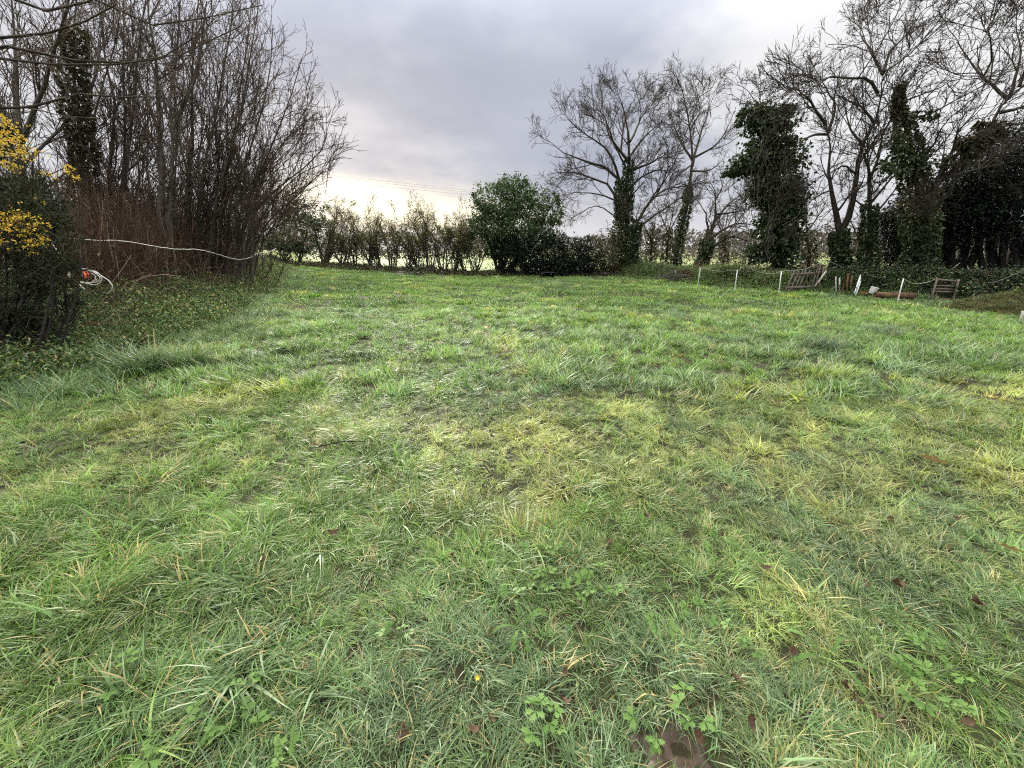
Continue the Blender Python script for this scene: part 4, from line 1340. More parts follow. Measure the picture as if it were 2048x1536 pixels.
# dead reddish stalks
r = np.random.default_rng(701)
n = 6600
y = r.uniform(8.0, 21.5, n)
tx = np.interp(y, LEFT_TOE[:, 1], LEFT_TOE[:, 0])
d = 1.9 + r.uniform(0, 1, n) ** 1.3 * 3.2 - np.clip((y - 13) * 0.10, 0, 0.7)
x = tx - d
H = r.uniform(0.9, 2.5, n) * (0.75 + 0.5 * vnoise(x, y, 1.2, 77)) * np.interp(d, [1.2, 2.2, 4], [0.55, 0.9, 1.25])
Kk = 5
P = np.empty((n, Kk, 3)); P[:, 0] = np.stack([x, y, gz(x, y) - 0.05], -1)
D = unit(np.stack([r.normal(0, .14, n), r.normal(0, .14, n), np.ones(n)], -1))
for s in range(1, Kk):
    D = unit(D + r.normal(0, .09, (n, 3)) * np.array([1, 1, .3]))
    P[:, s] = P[:, s - 1] + D * (H / (Kk - 1))[:, None]
Rr = np.linspace(1, .35, Kk)[None] * r.uniform(0.004, 0.0115, n)[:, None]
mb = MB()
V, Q = tubes(P, Rr, 3); mb.add(V, Q, a=np.repeat(r.uniform(0, 1, n) ** 1.4, Kk * 3))
sel = r.choice(n, 4200, False)
P2, R2 = kids(P[sel], Rr[sel], r, 1.2, 0.45, 0.6, 3, 0.2, 0.02, 0.6, 0.0028, 0.3, 1, 3)
V, Q = tubes(P2, R2, 3); mb.add(V, Q, a=np.repeat(r.uniform(0, .9, len(P2)), 9))
# tangled, leaning and fallen canes
n2 = 1500
yy = r.uniform(7.0, 20, n2); xx = np.interp(yy, LEFT_TOE[:, 1], LEFT_TOE[:, 0]) - r.uniform(1.0, 4.2, n2)
P = np.empty((n2, 6, 3)); P[:, 0] = np.stack([xx, yy, gz(xx, yy)], -1)
D = unit(np.stack([r.normal(0, .7, n2), r.normal(0, .7, n2), r.uniform(.3, 1.2, n2)], -1))
for s in range(1, 6):
    D = unit(D + r.normal(0, .12, (n2, 3)) + np.array([0, 0, -0.16]))
    P[:, s] = P[:, s - 1] + D * r.uniform(.15, .42, n2)[:, None]
V, Q = tubes(P, np.full((n2, 6), 0.0045), 3); mb.add(V, Q, a=np.repeat(r.uniform(0, 1, n2), 18))
tag(obj('dead_stalks', mb.mesh('dead_stalks', True), M['stalk']), 'dense thicket of dead reddish-brown stalks on the left bank', None, None, 'stuff')

# ivy and bramble leaves low among the stalks
n = 5200
y = r.uniform(8, 21, n); x = np.interp(y, LEFT_TOE[:, 1], LEFT_TOE[:, 0]) - r.uniform(1.6, 4.5, n)
C = np.stack([x, y, gz(x, y) + np.abs(r.normal(0, .55, n))], -1)
V, T, rn = leaf_cloud(C, 0.085, r, None, 0.5, 0.6)
tag(obj('bramble_leaves', mesh_np('bramble_leaves', V, None, T, False, {'rnd': rn}), M['ivy_brown']), 'dull bramble and ivy leaves caught among the dead stalks', None, None, 'stuff')

# ------------------------------------------------------------------ gorse in flower
YG = 5.9
gf = gp(20, 742)
gfoot_ = (gf.x - 0.35, gf.y + 0.3, gz1(gf.x - 0.35, gf.y + 0.3))
root = empty('gorse_bush', gfoot_, 'tall gorse bush with yellow flowers at the left edge', 'bush')
gb = [px_blob(*b) for b in [(0, 290, YG + .4, 60, 70), (-60, 360, YG + .3, 90, 90), (60, 400, YG + .2, 70, 60), (110, 385, YG + .5, 40, 34), (20, 460, YG, 90, 70), (80, 480, YG, 60, 60), (-40, 560, YG - .2, 110, 80),
                            (50, 570, YG - .2, 70, 70), (100, 560, YG + .1, 45, 55), (-30, 240, YG + .5, 50, 50), (20, 640, YG - .3, 70, 55), (70, 630, YG - .1, 50, 55), (0, 690, YG - .3, 70, 40), (90, 500, YG + .1, 40, 50)]]
r = np.random.default_rng(801)
mb = MB()
for b in gb + gb:
    st = np.array(gfoot_) + np.array([r.normal(0, .3), r.normal(0, .15), -.1]); top = np.array(b[:3]) + r.normal(0, .15, 3)
    P = resample(np.array([st, st * .5 + top * .5 + r.normal(0, .15, 3), top]), 7)
    mb.tube(P, np.linspace(r.uniform(.012, .028), .006, 7), 5, cap=False)
obj('stems', mb.mesh('stems', True), M['bark_dark'], root)
# spiny shoots: short green stems set with spines
C, O = blob_points(gb, 3300, r, 0.25, 20, .24)
D = unit(O * 0.6 + r.normal(0, .5, O.shape) + np.array([0, 0, .5]))
P = np.stack([C - D * .12, C, C + D * .12], 1)
mb = MB()
V, Q = tubes(P, np.repeat(np.array([[.006, .005, .002]]), len(P), 0), 3); mb.add(V, Q, a=np.repeat(r.uniform(0, 1, len(P)), 9))
m = 14
cc = np.repeat(np.arange(len(C)), m); tt = r.uniform(-.12, .12, len(cc))
b0 = C[cc] + D[cc] * tt[:, None]
sd_ = unit(r.normal(0, 1, (len(cc), 3)) + D[cc] * .8)
w = unit(np.cross(sd_, r.normal(0, 1, (len(cc), 3)))) * 0.0035
ln = r.uniform(.025, .055, len(cc))[:, None]
V = np.stack([b0 - w, b0 + w, b0 + sd_ * ln], 1).reshape(-1, 3)
mb.add(V, None, np.arange(len(V)).reshape(-1, 3), a=np.repeat(r.uniform(0, 1, len(cc)), 3))
obj('spines', mb.mesh('spines'), M['gorse'], root)
fb = [px_blob(*b) for b in [(5, 270, YG + .1, 42, 40), (30, 300, YG + .1, 34, 30), (-10, 310, YG, 40, 34), (95, 352, YG + .3, 16, 12), (140, 356, YG + .4, 20, 18), (85, 400, YG + .2, 10, 9),
                            (10, 440, YG - .35, 40, 34), (50, 455, YG - .3, 36, 30), (20, 490, YG - .4, 44, 22), (80, 470, YG - .2, 18, 20), (-30, 460, YG - .4, 50, 40), (95, 455, YG - .1, 10, 10), (-10, 235, YG + .2, 30, 16)]]
C, O = blob_points(fb, 1000, r, 0.2, 7, .20)
C = np.repeat(C, 3, 0) + r.normal(0, .011, (len(C) * 3, 3))
V, T, rn = leaf_cloud(C, 0.023, r, np.repeat(O, 3, 0), 0.3, 0.85)
obj('flowers', mesh_np('flowers', V, None, T, False, {'rnd': rn}), M['gorse_flower'], root)

# ------------------------------------------------------------------ ropes, stakes
def rope(name, label, pts, rad, mat, cat='rope', group=None, n=40):
    P = resample(np.array([tuple(p) for p in pts]), n)
    rj = np.random.default_rng(len(label))
    if cat == 'rope': P = P + rj.normal(0, .006, P.shape) * np.array([1, 1, 1])
    mb = MB(); mb.tube(P, rad * rj.uniform(.8, 1.15, len(P)), 6)
    base = pts[0]
    o = obj(name, mb.mesh(name, True), M[mat])
    return tag(o, label, cat, group)


rl = [(112, 474, 8.6), (180, 480, 9.0), (252, 483, 9.6), (312, 493, 10.0), (355, 498, 10.8), (397, 499.5, 11.6), (440, 510, 13.0), (478, 519, 14.2), (500, 515, 15.0), (512, 508, 15.6), (535, 505, 17), (552, 497, 18.5)]
rope('fence_rope', 'white electric fence rope strung along the dead stalks of the left bank', [at(*p) for p in rl], 0.011, 'rope', n=90)


def stake(label, px, py0, pxt, pyt, mat='stake', group=None, rad=0.011, clips=True, name='fence_stake'):
    b = gp(px, py0)
    t = at(pxt, pyt, b.y)
    root = empty(name, tuple(b), label, 'stake', group)
    ax = (t - b)
    P = [b - ax * 0.12, b, b + ax * 0.5, b + ax]
    mb = MB(); mb.tube(np.array([tuple(p) for p in P]), [rad * .6, rad, rad, rad], 8)
    obj('shaft', mb.mesh('shaft', True), M[mat], root)
    if clips:
        for f in (0.42, 0.62, 0.82, 0.97):
            hk = MB()
            c = b + ax * f
            hk.tube(np.array([tuple(c), tuple(c + Vector((-.03, -.015, .0))), tuple(c + Vector((-.045, -.02, .03)))]), 0.0045, 5)
            obj('rope_hook', hk.mesh('rope_hook', True), M[mat], root)
        ft = MB()
        c = b + ax * 0.10
        ft.tube(np.array([tuple(c), tuple(c + Vector((.07, -.02, -.005)))]), 0.008, 6)
        obj('foot_tread', ft.mesh('foot_tread', True), M[mat], root)
    return root, t


_, t1 = stake('white plastic stake nearest the low windswept tree', 1395, 573, 1401, 535, rad=0.016)
_, t2 = stake('white plastic stake in front of the ivy-covered bank', 1469, 581, 1475, 540, rad=0.016)
_, t3 = stake('white plastic stake at the left end of the leaning pallet', 1557, 588, 1563, 543, rad=0.016)
_, t4 = stake('white plastic stake leaning right in front of the fallen log', 1795, 603, 1807, 557, rad=0.016)
_, t0 = stake('weathered grey stake under the leaning ivy-clad trunk', 1349, 564, 1351, 540, 'metal', rad=0.014)
stake('thin pale stake at the foot of the back hedge, below the ivy-wrapped stub', 752, 541, 751, 527, 'pale_wood', rad=0.018, clips=False)
stake('thin pale stake at the foot of the back hedge, near the glossy bush', 920, 545, 920, 527, 'pale_wood', rad=0.018, clips=False)
stake('dark stake at the left end of the back hedge', 618, 537, 617, 520, 'grey_wood', rad=0.022, clips=False)
b = gp(312, 566)
stake('slim grey metal rod holding the white rope on the left bank', 312, 566, 313, 492, 'metal', rad=0.010, clips=False)
pr, _ = stake('stubby pale wooden post at the right edge beside the mossy mound', 2040, 650, 2046, 622, 'pale_wood', rad=0.022, clips=False, name='wooden_post')

rope('fence_rope', 'slack rope between the first two white stakes on the right', [t1, (t1 + t2) / 2 + Vector((0, 0, -.10)), t2], 0.009, 'rope_grey')
rope('fence_rope', 'slack rope from the second white stake over the stump to the pallet', [t2, at(1497, 534, 17.6), at(1515, 543, 17.2), at(1538, 547, 16.6), t3], 0.009, 'rope_grey')
rope('fence_rope', 'pale rope running above the leaning pallet up to the twin-stemmed tree', [t3, at(1585, 541, 15.8), at(1610, 538, 16.4), at(1635, 528, 17.0), at(1650, 521, 17.4), at(1668, 527, 17.4), at(1700, 540, 17.0)], 0.011, 'rope_grey')
rope('fence_rope', 'rope rising from the leaning white stake to the middle evergreen trunk', [t4, at(1822, 566, 13.4), at(1848, 566, 13.7), at(1880, 553, 14.2), at(1905, 537, 14.7), at(1920, 526, 15.0)], 0.011, 'rope_grey')
rope('fence_rope', 'rope sagging in a deep loop at the right edge', [at(1934, 532, 14.8), at(1948, 556, 14.0), at(1970, 565, 13.4), at(1990, 564, 13.0), at(2020, 553, 12.6), at(2060, 534, 12.2)], 0.011, 'rope_grey')
rope('fence_rope', 'thin dark rope slanting down behind the mossy mound', [at(2046, 556, 13.0), at(2030, 575, 13.2), at(2006, 594, 13.4)], 0.010, 'rope_grey')

# coil of white rope hung in the weeds
cp = at(178, 560, 7.4)
root = empty('rope_coil', tuple(cp), 'coil of white rope with an orange-red handle, hung in the weeds of the left bank', 'rope')
s = mpp(7.4, 560)
mb = MB()
def loop_px(pts, k=30):
    return resample(np.array([tuple(at(p[0], p[1], 7.4 + (p[2] if len(p) > 2 else 0))) for p in pts]), k)
loops = [[(146, 545, .1), (155, 540, .1), (168, 538, 0), (185, 541, -.05), (198, 548, -.1), (204, 557, -.1), (200, 566, -.12), (188, 570, -.12), (175, 567, -.1), (162, 565, -.05), (158, 567, 0)],
         [(168, 543, .05), (180, 542, 0), (194, 549, -.05), (200, 556, -.08), (196, 563, -.1), (184, 565, -.1), (172, 565, -.08), (160, 564, -.05)],
         [(174, 548, .02), (186, 548, -.02), (191, 553, -.05), (190, 560, -.08), (184, 564, -.08)],
         [(185, 541, -.1), (205, 553, -.14), (218, 562, -.16), (225, 573, -.18), (223, 580, -.18), (214, 588, -.15)],
         [(158, 567, 0), (163, 573, -.05), (170, 579, -.05)],
         [(103, 485, .1), (112, 498, .08), (122, 512, .05), (130, 520, .05)]]
for l in loops: mb.tube(loop_px(l), 0.0085, 6)
obj('coil', mb.mesh('coil', True), M['rope'], root)
mb = MB()
h0 = at(166, 543, 7.38); h1 = at(172, 556, 7.30)
mb.tube(np.array([tuple(h0), tuple(h0 * .6 + h1 * .4 + Vector((.02, 0, 0))), tuple(h1)]), [0.013, 0.018, 0.012], 8)
mb.tube(loop_px([(166, 543), (176, 546, -.03), (178, 552, -.05), (170, 556, -.04)], 12), 0.010, 6)
obj('handle', mb.mesh('handle', True), M['red_plastic'], root)
mb = MB()
kk = at(141, 551, 7.4)
for q in range(5):
    v = kk + Vector((rng.normal(0, .025), rng.normal(0, .02), rng.normal(0, .03)))
    mb.tube(np.array([tuple(v), tuple(v + Vector((.02, .01, .025))), tuple(v + Vector((-.01, 0, .04)))]), 0.013, 6)
obj('knot', mb.mesh('knot', True), M['rope'], root)

# rotten board in the weeds
b0 = gp(170, 668); b1 = gp(290, 668)
ax = (b1 - b0).normalized()
mb = MB()
mb.box(tuple((b0 + b1) / 2 + Vector((0, 0, .14))), (b1 - b0).length, .035, .17, ax, tuple(Vector((0, 0, 1)).cross(ax) * .9 + Vector((0, 0, -.3))), tuple(Vector((0, -.3, 1)).normalized()), jit=.008)
tag(obj('rotten_board', mb.mesh('rotten_board'), M['brown_wood']), 'dark rotten board lying in the weeds below the rope coil', 'board')

# ------------------------------------------------------------------ things leaning on the right bank
def lean_axes(px0, px1, py, Y0, Y1, lean_px):
    a = at(px0, py, Y0); b = at(px1, py, Y1)
    return a, b


def plank(mb, foot, top, w, th, face, jit=.006):
    foot = np.array(tuple(foot)); top = np.array(tuple(top))
    az = unit(top - foot); ax = unit(np.cross(face, az)); ay = np.cross(az, ax)
    mb.box((foot + top) / 2, w, th, np.linalg.norm(top - foot), ax, ay, az, jit=jit)


face = np.array([0.55, -0.83, 0.0])
pal0 = gp(1570, 586); pal1 = gp(1640, 584)
root = empty('pallet_fence_panel', tuple(pal0), 'weathered wooden slatted panel leaning right against the bank', 'panel')
NSL = 9
for i in range(NSL):
    f = i / (NSL - 1)
    b = gp(1570 + 66 * f, 586 - 2 * f)
    top = at(1590 + 60 * f + rng.normal(0, 1.5), (541 if i < 6 else 540 - 3 * (i - 5)) + rng.normal(0, 1.5) + (8 if i == 5 else 0), b.y + 0.55)
    mb = MB(); plank(mb, b - Vector((0, 0, .03)), top, 0.105 * rng.uniform(.85, 1.1), 0.025, face)
    obj('slat', mb.mesh('slat'), M['grey_wood'], root)
for f in (0.22, 0.80):
    l0 = gp(1570, 586); l1 = gp(1636, 584)
    t0_ = at(1590, 541, l0.y + .55); t1_ = at(1648, 536, l1.y + .55)
    a = l0 * (1 - f) + t0_ * f + Vector((-.02, .05, 0)); c = l1 * (1 - f) + t1_ * f + Vector((.02, .05, 0))
    mb = MB(); plank(mb, a, c, 0.08, 0.04, face)
    obj('rail', mb.mesh('rail'), M['grey_wood'], root)

b = at(1630, 572, 15.0); t = at(1653, 542, 15.4)
mb = MB(); plank(mb, b, t, 0.07, 0.02, face)
tag(obj('loose_slat', mb.mesh('loose_slat'), M['pale_wood']), 'single pale slat slipped sideways off the right end of the slatted panel', 'plank')

b = gp(1672, 588); mb = MB()
plank(mb, b, at(1671, 553, b.y + .3), .10, .02, face, .02)
plank(mb, b + Vector((.14, 0, 0)), at(1681, 556, b.y + .3), .07, .02, face, .02)
tag(obj('bleached_boards', mb.mesh('bleached_boards'), M['pale_wood']), 'splintered bleached board left of the rust-brown planks', 'board')
b = gp(1690, 589)
root = empty('rotten_planks', tuple(b), 'rust-brown rotten planks leaning beside the flaking white board', 'plank')
for i in range(3):
    q = gp(1686 + 7 * i, 589)
    mb = MB(); plank(mb, q, at(1689 + 8 * i, 551 + rng.normal(0, 2), q.y + .35), .13, .025, face, .012)
    obj('plank', mb.mesh('plank'), M['brown_wood'], root)
b = gp(1709, 594)
mb = MB()
fo = np.array(tuple(b)); tp = np.array(tuple(at(1721, 558, b.y + .45)))
az = unit(tp - fo); ax = unit(np.cross(face, az)); ay = np.cross(az, ax)
ln = np.linalg.norm(tp - fo)
# broken upper edge: strips of unequal height side by side
hs = [0.86, 0.94, 0.80, 1.02, 0.90, 1.06]
for i, h in enumerate(hs):
    off = (i - 2.5) * 0.052
    mb.box(fo + ax * off + az * ln * h / 2, 0.0515, 0.022 + .002 * (i % 2), ln * h, ax, ay, az, jit=.003)
tag(obj('white_board', mb.mesh('white_board'), M['white_board']), 'flaking white painted board with a broken top, leaning on the right bank', 'board')

b = gp(1722, 592)
mb = MB()
for k in range(2):
    c = b + Vector((.05 * k, .02 * k, .05 + .05 * k))
    mb.tube(np.array([tuple(c + Vector((-.10, .04, -.03))), tuple(c), tuple(c + Vector((.12, -.02, .03)))]), [.025, .035, .02], 8)
tag(obj('plastic_scrap', mb.mesh('plastic_scrap', True), M['red_plastic']), 'orange-red plastic scrap on the ground between white board and bucket', 'scrap')

# white bucket (tilted, open)
b = gp(1741, 593)
root = empty('bucket', (b.x, b.y, b.z), 'white plastic bucket lying beside the fallen log', 'bucket')
mb = MB()
axb = Vector((.25, -.1, 1)).normalized()
prof = [(0.0, .085), (.04, .10), (.20, .115), (.22, .125), (.235, .125), (.235, .112), (.03, .092)]
V, Q = tubes(np.array([[tuple(b + Vector((0, 0, .10)) + axb * h) for h, _ in prof]]), np.array([[q for _, q in prof]]), 20)
mb.add(V, Q)
mb.add(V[:20], None, [[0, i + 1, i] for i in range(1, 19)])
obj('pail', mb.mesh('pail', True), M['white_plastic'], root)
mb = MB()
cc_ = b + Vector((0, 0, .10)) + axb * .22
mb.tube(np.array([tuple(cc_ + Vector((.125 * math.cos(a), -.06 * math.sin(a), .02 - .12 * math.sin(a)))) for a in np.linspace(0, math.pi, 12)]), .004, 5)
obj('handle', mb.mesh('handle', True), M['metal'], root)
b = gp(1748, 594)
mb = MB(); V = [tuple(b + Vector(v)) for v in [(-.06, 0, 0), (.09, .01, .01), (.11, .03, .16), (.03, .05, .10), (-.06, .03, 0), (.09, .04, .01), (.12, .06, .15), (.035, .08, .09)]]
mb.add(V, [[0, 1, 2, 3], [7, 6, 5, 4], [0, 4, 5, 1], [1, 5, 6, 2], [2, 6, 7, 3], [3, 7, 4, 0]])
tag(obj('plastic_shard', mb.mesh('plastic_shard'), M['white_plastic']), 'small white plastic shard just right of the bucket', 'scrap')

l0 = gp(1755, 598); l1 = gp(1836, 600)
mb = MB()
P = resample(np.array([tuple(l0 + Vector((0, .15, .12))), tuple((l0 + l1) / 2 + Vector((0, .2, .11))), tuple(l1 + Vector((0, .15, .10)))]), 12)
P = P + rng.normal(0, .008, P.shape)
mb.tube(P, .105 + rng.normal(0, .008, 12), 12)
root = empty('fallen_log', tuple(l0), 'long rust-brown log lying behind the leaning white stake', 'log')
obj('log_body', mb.mesh('log_body', True), M['log'], root)

# leaning wooden frame (old gate / pallet)
root = empty('old_pallet', tuple(gp(1862, 600)), 'grey wooden frame with cross bars standing under the evergreens', 'frame')
def fpt(u, v):
    # u 0..1 across, v 0..1 up
    bl = gp(1862, 602); br = gp(1905, 602); tl = at(1874, 558, bl.y + .35); tr_ = at(1917, 561, br.y + .35)
    return (bl * (1 - u) + br * u) * (1 - v) + (tl * (1 - u) + tr_ * u) * v
for u in (0.0, 1.0):
    mb = MB(); plank(mb, fpt(u, -.04), fpt(u, 1.05), .075, .05, np.array([.5, -.85, 0]))
    obj('upright', mb.mesh('upright'), M['grey_wood'], root)
for v in (0.06, 0.42, 0.56, 0.70, 0.97):
    mb = MB(); plank(mb, fpt(-.02, v) + Vector((-.02, .035, 0)), fpt(1.02, v) + Vector((-.02, .035, 0)), .07 if v in (.06, .97) else .045, .03, np.array([.5, -.85, .0]))
    obj('cross_bar', mb.mesh('cross_bar'), M['grey_wood'], root)

# mossy mound
mc = at(1990, 612, 11.0)
ux = np.linspace(-1, 1, 34); uy = np.linspace(-1, 1, 26)
UX, UY = np.meshgrid(ux, uy)
rad = np.sqrt(UX ** 2 + UY ** 2)
X = mc.x + 0.35 + UX * 1.6; Yy = mc.y + UY * 0.95
hgt = 0.58 * np.clip(1 - rad, 0, 1) ** 0.75 * (1 + .3 * UX * 0) + 0.10 * (vnoise(X, Yy, 0.4, 121, 3) - .5) * np.clip(1.05 - rad, 0, 1) * 2
Z = gz(X, Yy) - 0.05 + hgt
ii = np.arange(34 * 26).reshape(26, 34)
q = np.stack([ii[:-1, :-1], ii[:-1, 1:], ii[1:, 1:], ii[1:, :-1]], -1).reshape(-1, 4)
mo = obj('earth_mound', mesh_np('earth_mound', np.stack([X, Yy, Z], -1), q, None, True), M['moss_mound'])
tag(mo, 'low mossy brown-green earth mound at the right edge', None, None, 'structure')
r = np.random.default_rng(811)
sel = r.choice(34 * 26, 2600)
mp_ = np.stack([X.ravel()[sel], Yy.ravel()[sel], Z.ravel()[sel]], -1) + np.c_[r.normal(0, .03, (2600, 2)), np.zeros(2600)]
k = (rad.ravel()[sel] < 0.95)
mp_ = mp_[k]; n = len(mp_)
gn_scatter('mound_grass', mp_, np.stack([r.normal(0, .2, n), r.normal(0, .2, n), r.uniform(0, 6.28, n)], -1), np.repeat(r.uniform(.4, .9, (n, 1)), 3, 1),
           np.array([.065, .075, .022]) * r.uniform(.5, 1.2, (n, 1)), r.integers(0, 3, n), [tuft(480 + i, 24, 0.16, 0.10, 0.006, 3, .4, (.2, 1.0), (.4, 1.2)) for i in range(3)],
           'thin brownish moss and grass growing on the mossy mound', M['grass'])

# stump on the bank
b = gp(1497, 552)
mb = MB()
mb.tube(np.array([(b.x, b.y, b.z - .15), (b.x - .01, b.y, b.z + .10), (b.x - .03, b.y + .02, b.z + .24), (b.x - .09, b.y + .03, b.z + .36)]), [.17, .13, .11, .04], 9)
mb.tube(np.array([(b.x, b.y, b.z + .10), (b.x + .10, b.y, b.z + .22), (b.x + .13, b.y, b.z + .36)]), [.08, .06, .02], 7)
mb.tube(np.array([(b.x - .05, b.y, b.z + .15), (b.x - .20, b.y, b.z + .26), (b.x - .26, b.y, b.z + .25)]), [.05, .035, .015], 7)
tag(obj('tree_stump', mb.mesh('tree_stump', True), M['bark_oak']), 'dark broken stump on the bank right of the second white stake', 'stump')

# ------------------------------------------------------------------ things along the back hedge
b = gp(1096, 556); s = mpp(b.y, 550)
mb = MB()
w_, dp, hh = 27 * s, 0.5, 10 * s
for k, (zz, inset) in enumerate([(0, .06), (hh, 0)]):
    pass
c = np.array((b.x, b.y + .1, b.z))
def ring(wd, dd, z): return [(c[0] - wd / 2, c[1] - dd / 2, c[2] + z), (c[0] + wd / 2, c[1] - dd / 2, c[2] + z), (c[0] + wd / 2, c[1] + dd / 2, c[2] + z), (c[0] - wd / 2, c[1] + dd / 2, c[2] + z)]
V = ring(w_ * .9, dp * .85, 0) + ring(w_, dp, hh) + ring(w_ * 1.05, dp * 1.08, hh) + ring(w_ * 1.05, dp * 1.08, hh + .03) + ring(w_ * .93, dp * .9, hh + .03) + ring(w_ * .85, dp * .8, .05)
Q = [[3, 2, 1, 0]]
for k in range(5):
    for i in range(4):
        j = (i + 1) % 4; Q.append([4 * k + i, 4 * k + j, 4 * k + 4 + j, 4 * k + 4 + i])
Q.append([20, 21, 22, 23])
mb.add(V, Q)
tag(obj('water_trough', mb.mesh('water_trough'), M['blue_trough']), 'dark blue plastic trough under the dark shrub at the back of the field', 'trough')


def brush_pile(label, px0, px1, py, hgt, n, seed, mat, leafy=0):
    r = np.random.default_rng(seed)
    a = gp(px0, py); b = gp(px1, py)
    root = empty('brush_pile', tuple((a + b) / 2), label, 'brush pile')
    P = np.empty((n, 6, 3))
    t = r.uniform(0, 1, n)
    x = a.x + (b.x - a.x) * t; y = a.y + (b.y - a.y) * t + r.uniform(0, 1.0, n)
    env = np.sin(np.pi * np.clip(t, .03, .97))
    P[:, 0] = np.stack([x, y, gz(x, y) + r.uniform(0, 1, n) * hgt * env * .6], -1)
    D = unit(np.stack([r.choice([-1, 1], n) * r.uniform(.6, 1, n), r.normal(0, .3, n), r.uniform(-.05, .35, n)], -1))
    L_ = r.uniform(.5, 1.6, n)
    for s in range(1, 6):
        D = unit(D + r.normal(0, .10, (n, 3)) + np.array([0, 0, -.09]))
        P[:, s] = P[:, s - 1] + D * (L_ / 5)[:, None]
    P[:, :, 2] = np.maximum(P[:, :, 2], gz(P[:, :, 0], P[:, :, 1]) + .02)
    mb = MB(); V, Q = tubes(P, np.linspace(1, .4, 6)[None] * r.uniform(.010, .026, n)[:, None], 4); mb.add(V, Q, a=np.repeat(r.uniform(0, 1, n), 24))
    obj('branches', mb.mesh('branches', True), mat, root)
    if leafy:
        t = r.uniform(0, 1, leafy)
        C = np.stack([a.x + (b.x - a.x) * t, a.y + (b.y - a.y) * t + r.uniform(0, .9, leafy), np.zeros(leafy)], -1)
        C[:, 2] = gz(C[:, 0], C[:, 1]) + r.uniform(0, 1, leafy) * hgt * np.sin(np.pi * t)
        V, T, rn = leaf_cloud(C, .12, r, None, .5, .7)
        obj('dead_leaves', mesh_np('dead_leaves', V, None, T, False, {'rnd': rn}), M['dead_leaf'], root)


brush_pile('long low heap of cut branches before the middle of the back hedge', 765, 850, 541, .38, 120, 831, M['bark_pale'])
brush_pile('dark reddish heap of dead brushwood in front of the back hedge', 838, 880, 546, .55, 90, 832, M['bark_oak'], 500)
brush_pile('yellowish strip of fallen twigs lying in front of the brushwood heap', 800, 885, 549, .12, 60, 833, M['pale_wood'])
brush_pile('broken twigs and dead bracken below the leaning ivy-clad trunk', 1355, 1395, 560, .45, 80, 834, M['bark_pale'], 260)
brush_pile('russet dead bracken heap at the foot of the broad oak', 1195, 1250, 552, .45, 50, 835, M['bark_pale'], 700)

# russet bracken beyond the bank
r = np.random.default_rng(841)
n = 2600
px = r.uniform(1385, 1660, n); Yb = r.uniform(21.5, 27, n)
x = (px - 1024) / F * Yb / 1.04; y = Yb
C = np.stack([x, y, gz(x, y) + np.abs(r.normal(.25, .3, n))], -1)
V, T, rn = leaf_cloud(C, .22, r, None, .4, .35)
tag(obj('dead_bracken', mesh_np('dead_bracken', V, None, T, False, {'rnd': rn}), leaf_mat('bracken', (.10, .05, .03), (.20, .115, .07), (.17, .14, .07), .8, .1)),
    'russet dead bracken beyond the low right bank', None, None, 'stuff')

# overhead cables
for i, (y0, y1, lab) in enumerate([(348, 381, 'topmost of the three overhead cables over the back hedge'), (353, 385, 'middle one of the three overhead cables'),
                                   (361, 390, 'lowest of the three overhead cables over the back hedge')]):
    a = at(640, y0, 92); b = at(945, y1, 78)
    d = b - a
    pts = [a - d * 1.6 + Vector((0, 0, 1.2)), a - d * .6 + Vector((0, 0, .25)), a, (a + b) / 2, b, b + d * .7 + Vector((0, 0, .3)), b + d * 1.6 + Vector((0, 0, 1.2))]
    rope('overhead_cable', lab, pts, 0.022, 'cable', 'cable', 'three overhead cables', 60)

# ------------------------------------------------------------------ far country
def far_wood(name, label, Y, x0, x1, h, seed, n, size, mat='far_wood', depth=10):
    r = np.random.default_rng(seed)
    x = r.uniform(x0, x1, n); y = Y + r.uniform(0, depth, n)
    top = h * (0.35 + 0.9 * vnoise(x, np.full(n, Y), h * 1.6, seed, 3))
    z = gz(x, y) + top * r.uniform(0, 1, n) ** 0.8
    C = np.stack([x, y, z], -1)
    V, T, rn = leaf_cloud(C, size, r, None, 0.2, .5)
    tag(obj(name, mesh_np(name, V, None, T, False, {'rnd': rn}), M[mat]), label, None, None, 'stuff')


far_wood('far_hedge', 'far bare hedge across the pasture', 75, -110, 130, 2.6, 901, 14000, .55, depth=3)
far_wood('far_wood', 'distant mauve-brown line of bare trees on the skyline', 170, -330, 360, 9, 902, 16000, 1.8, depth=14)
far_wood('middle_scrub', 'bare scrub in the pasture behind the right hand trees', 40, 12, 60, 4.2, 903, 9000, .30, depth=5)
far_wood('left_scrub', 'grey brown wood behind the tall bare trees on the left', 42, -75, -21, 6.0, 904, 9000, .38, depth=6)

# ------------------------------------------------------------------ foreground details
# wet mud
ux = np.linspace(-1, 1, 60)
UX, UY = np.meshgrid(ux, ux)
X = P_MUD.x + UX * .30; Yy = P_MUD.y + UY * .16
Z = gz(X, Yy) + .004 + .05 * (vnoise(X, Yy, .06, 131, 3) - .45) + .03 * (vnoise(X, Yy, .03, 139, 2) - .5) - .05 * sstep(.45, 1.0, np.sqrt(UX ** 2 + UY ** 2) + .6 * (vnoise(X, Yy, .12, 137, 2) - .5))
ii = np.arange(3600).reshape(60, 60)
q = np.stack([ii[:-1, :-1], ii[:-1, 1:], ii[1:, 1:], ii[1:, :-1]], -1).reshape(-1, 4)
tag(obj('mud_patch', mesh_np('mud_patch', np.stack([X, Yy, Z], -1), q, None, True), M['mud']), 'bare wet brown mud at the bottom edge of the picture', None, None, 'structure')


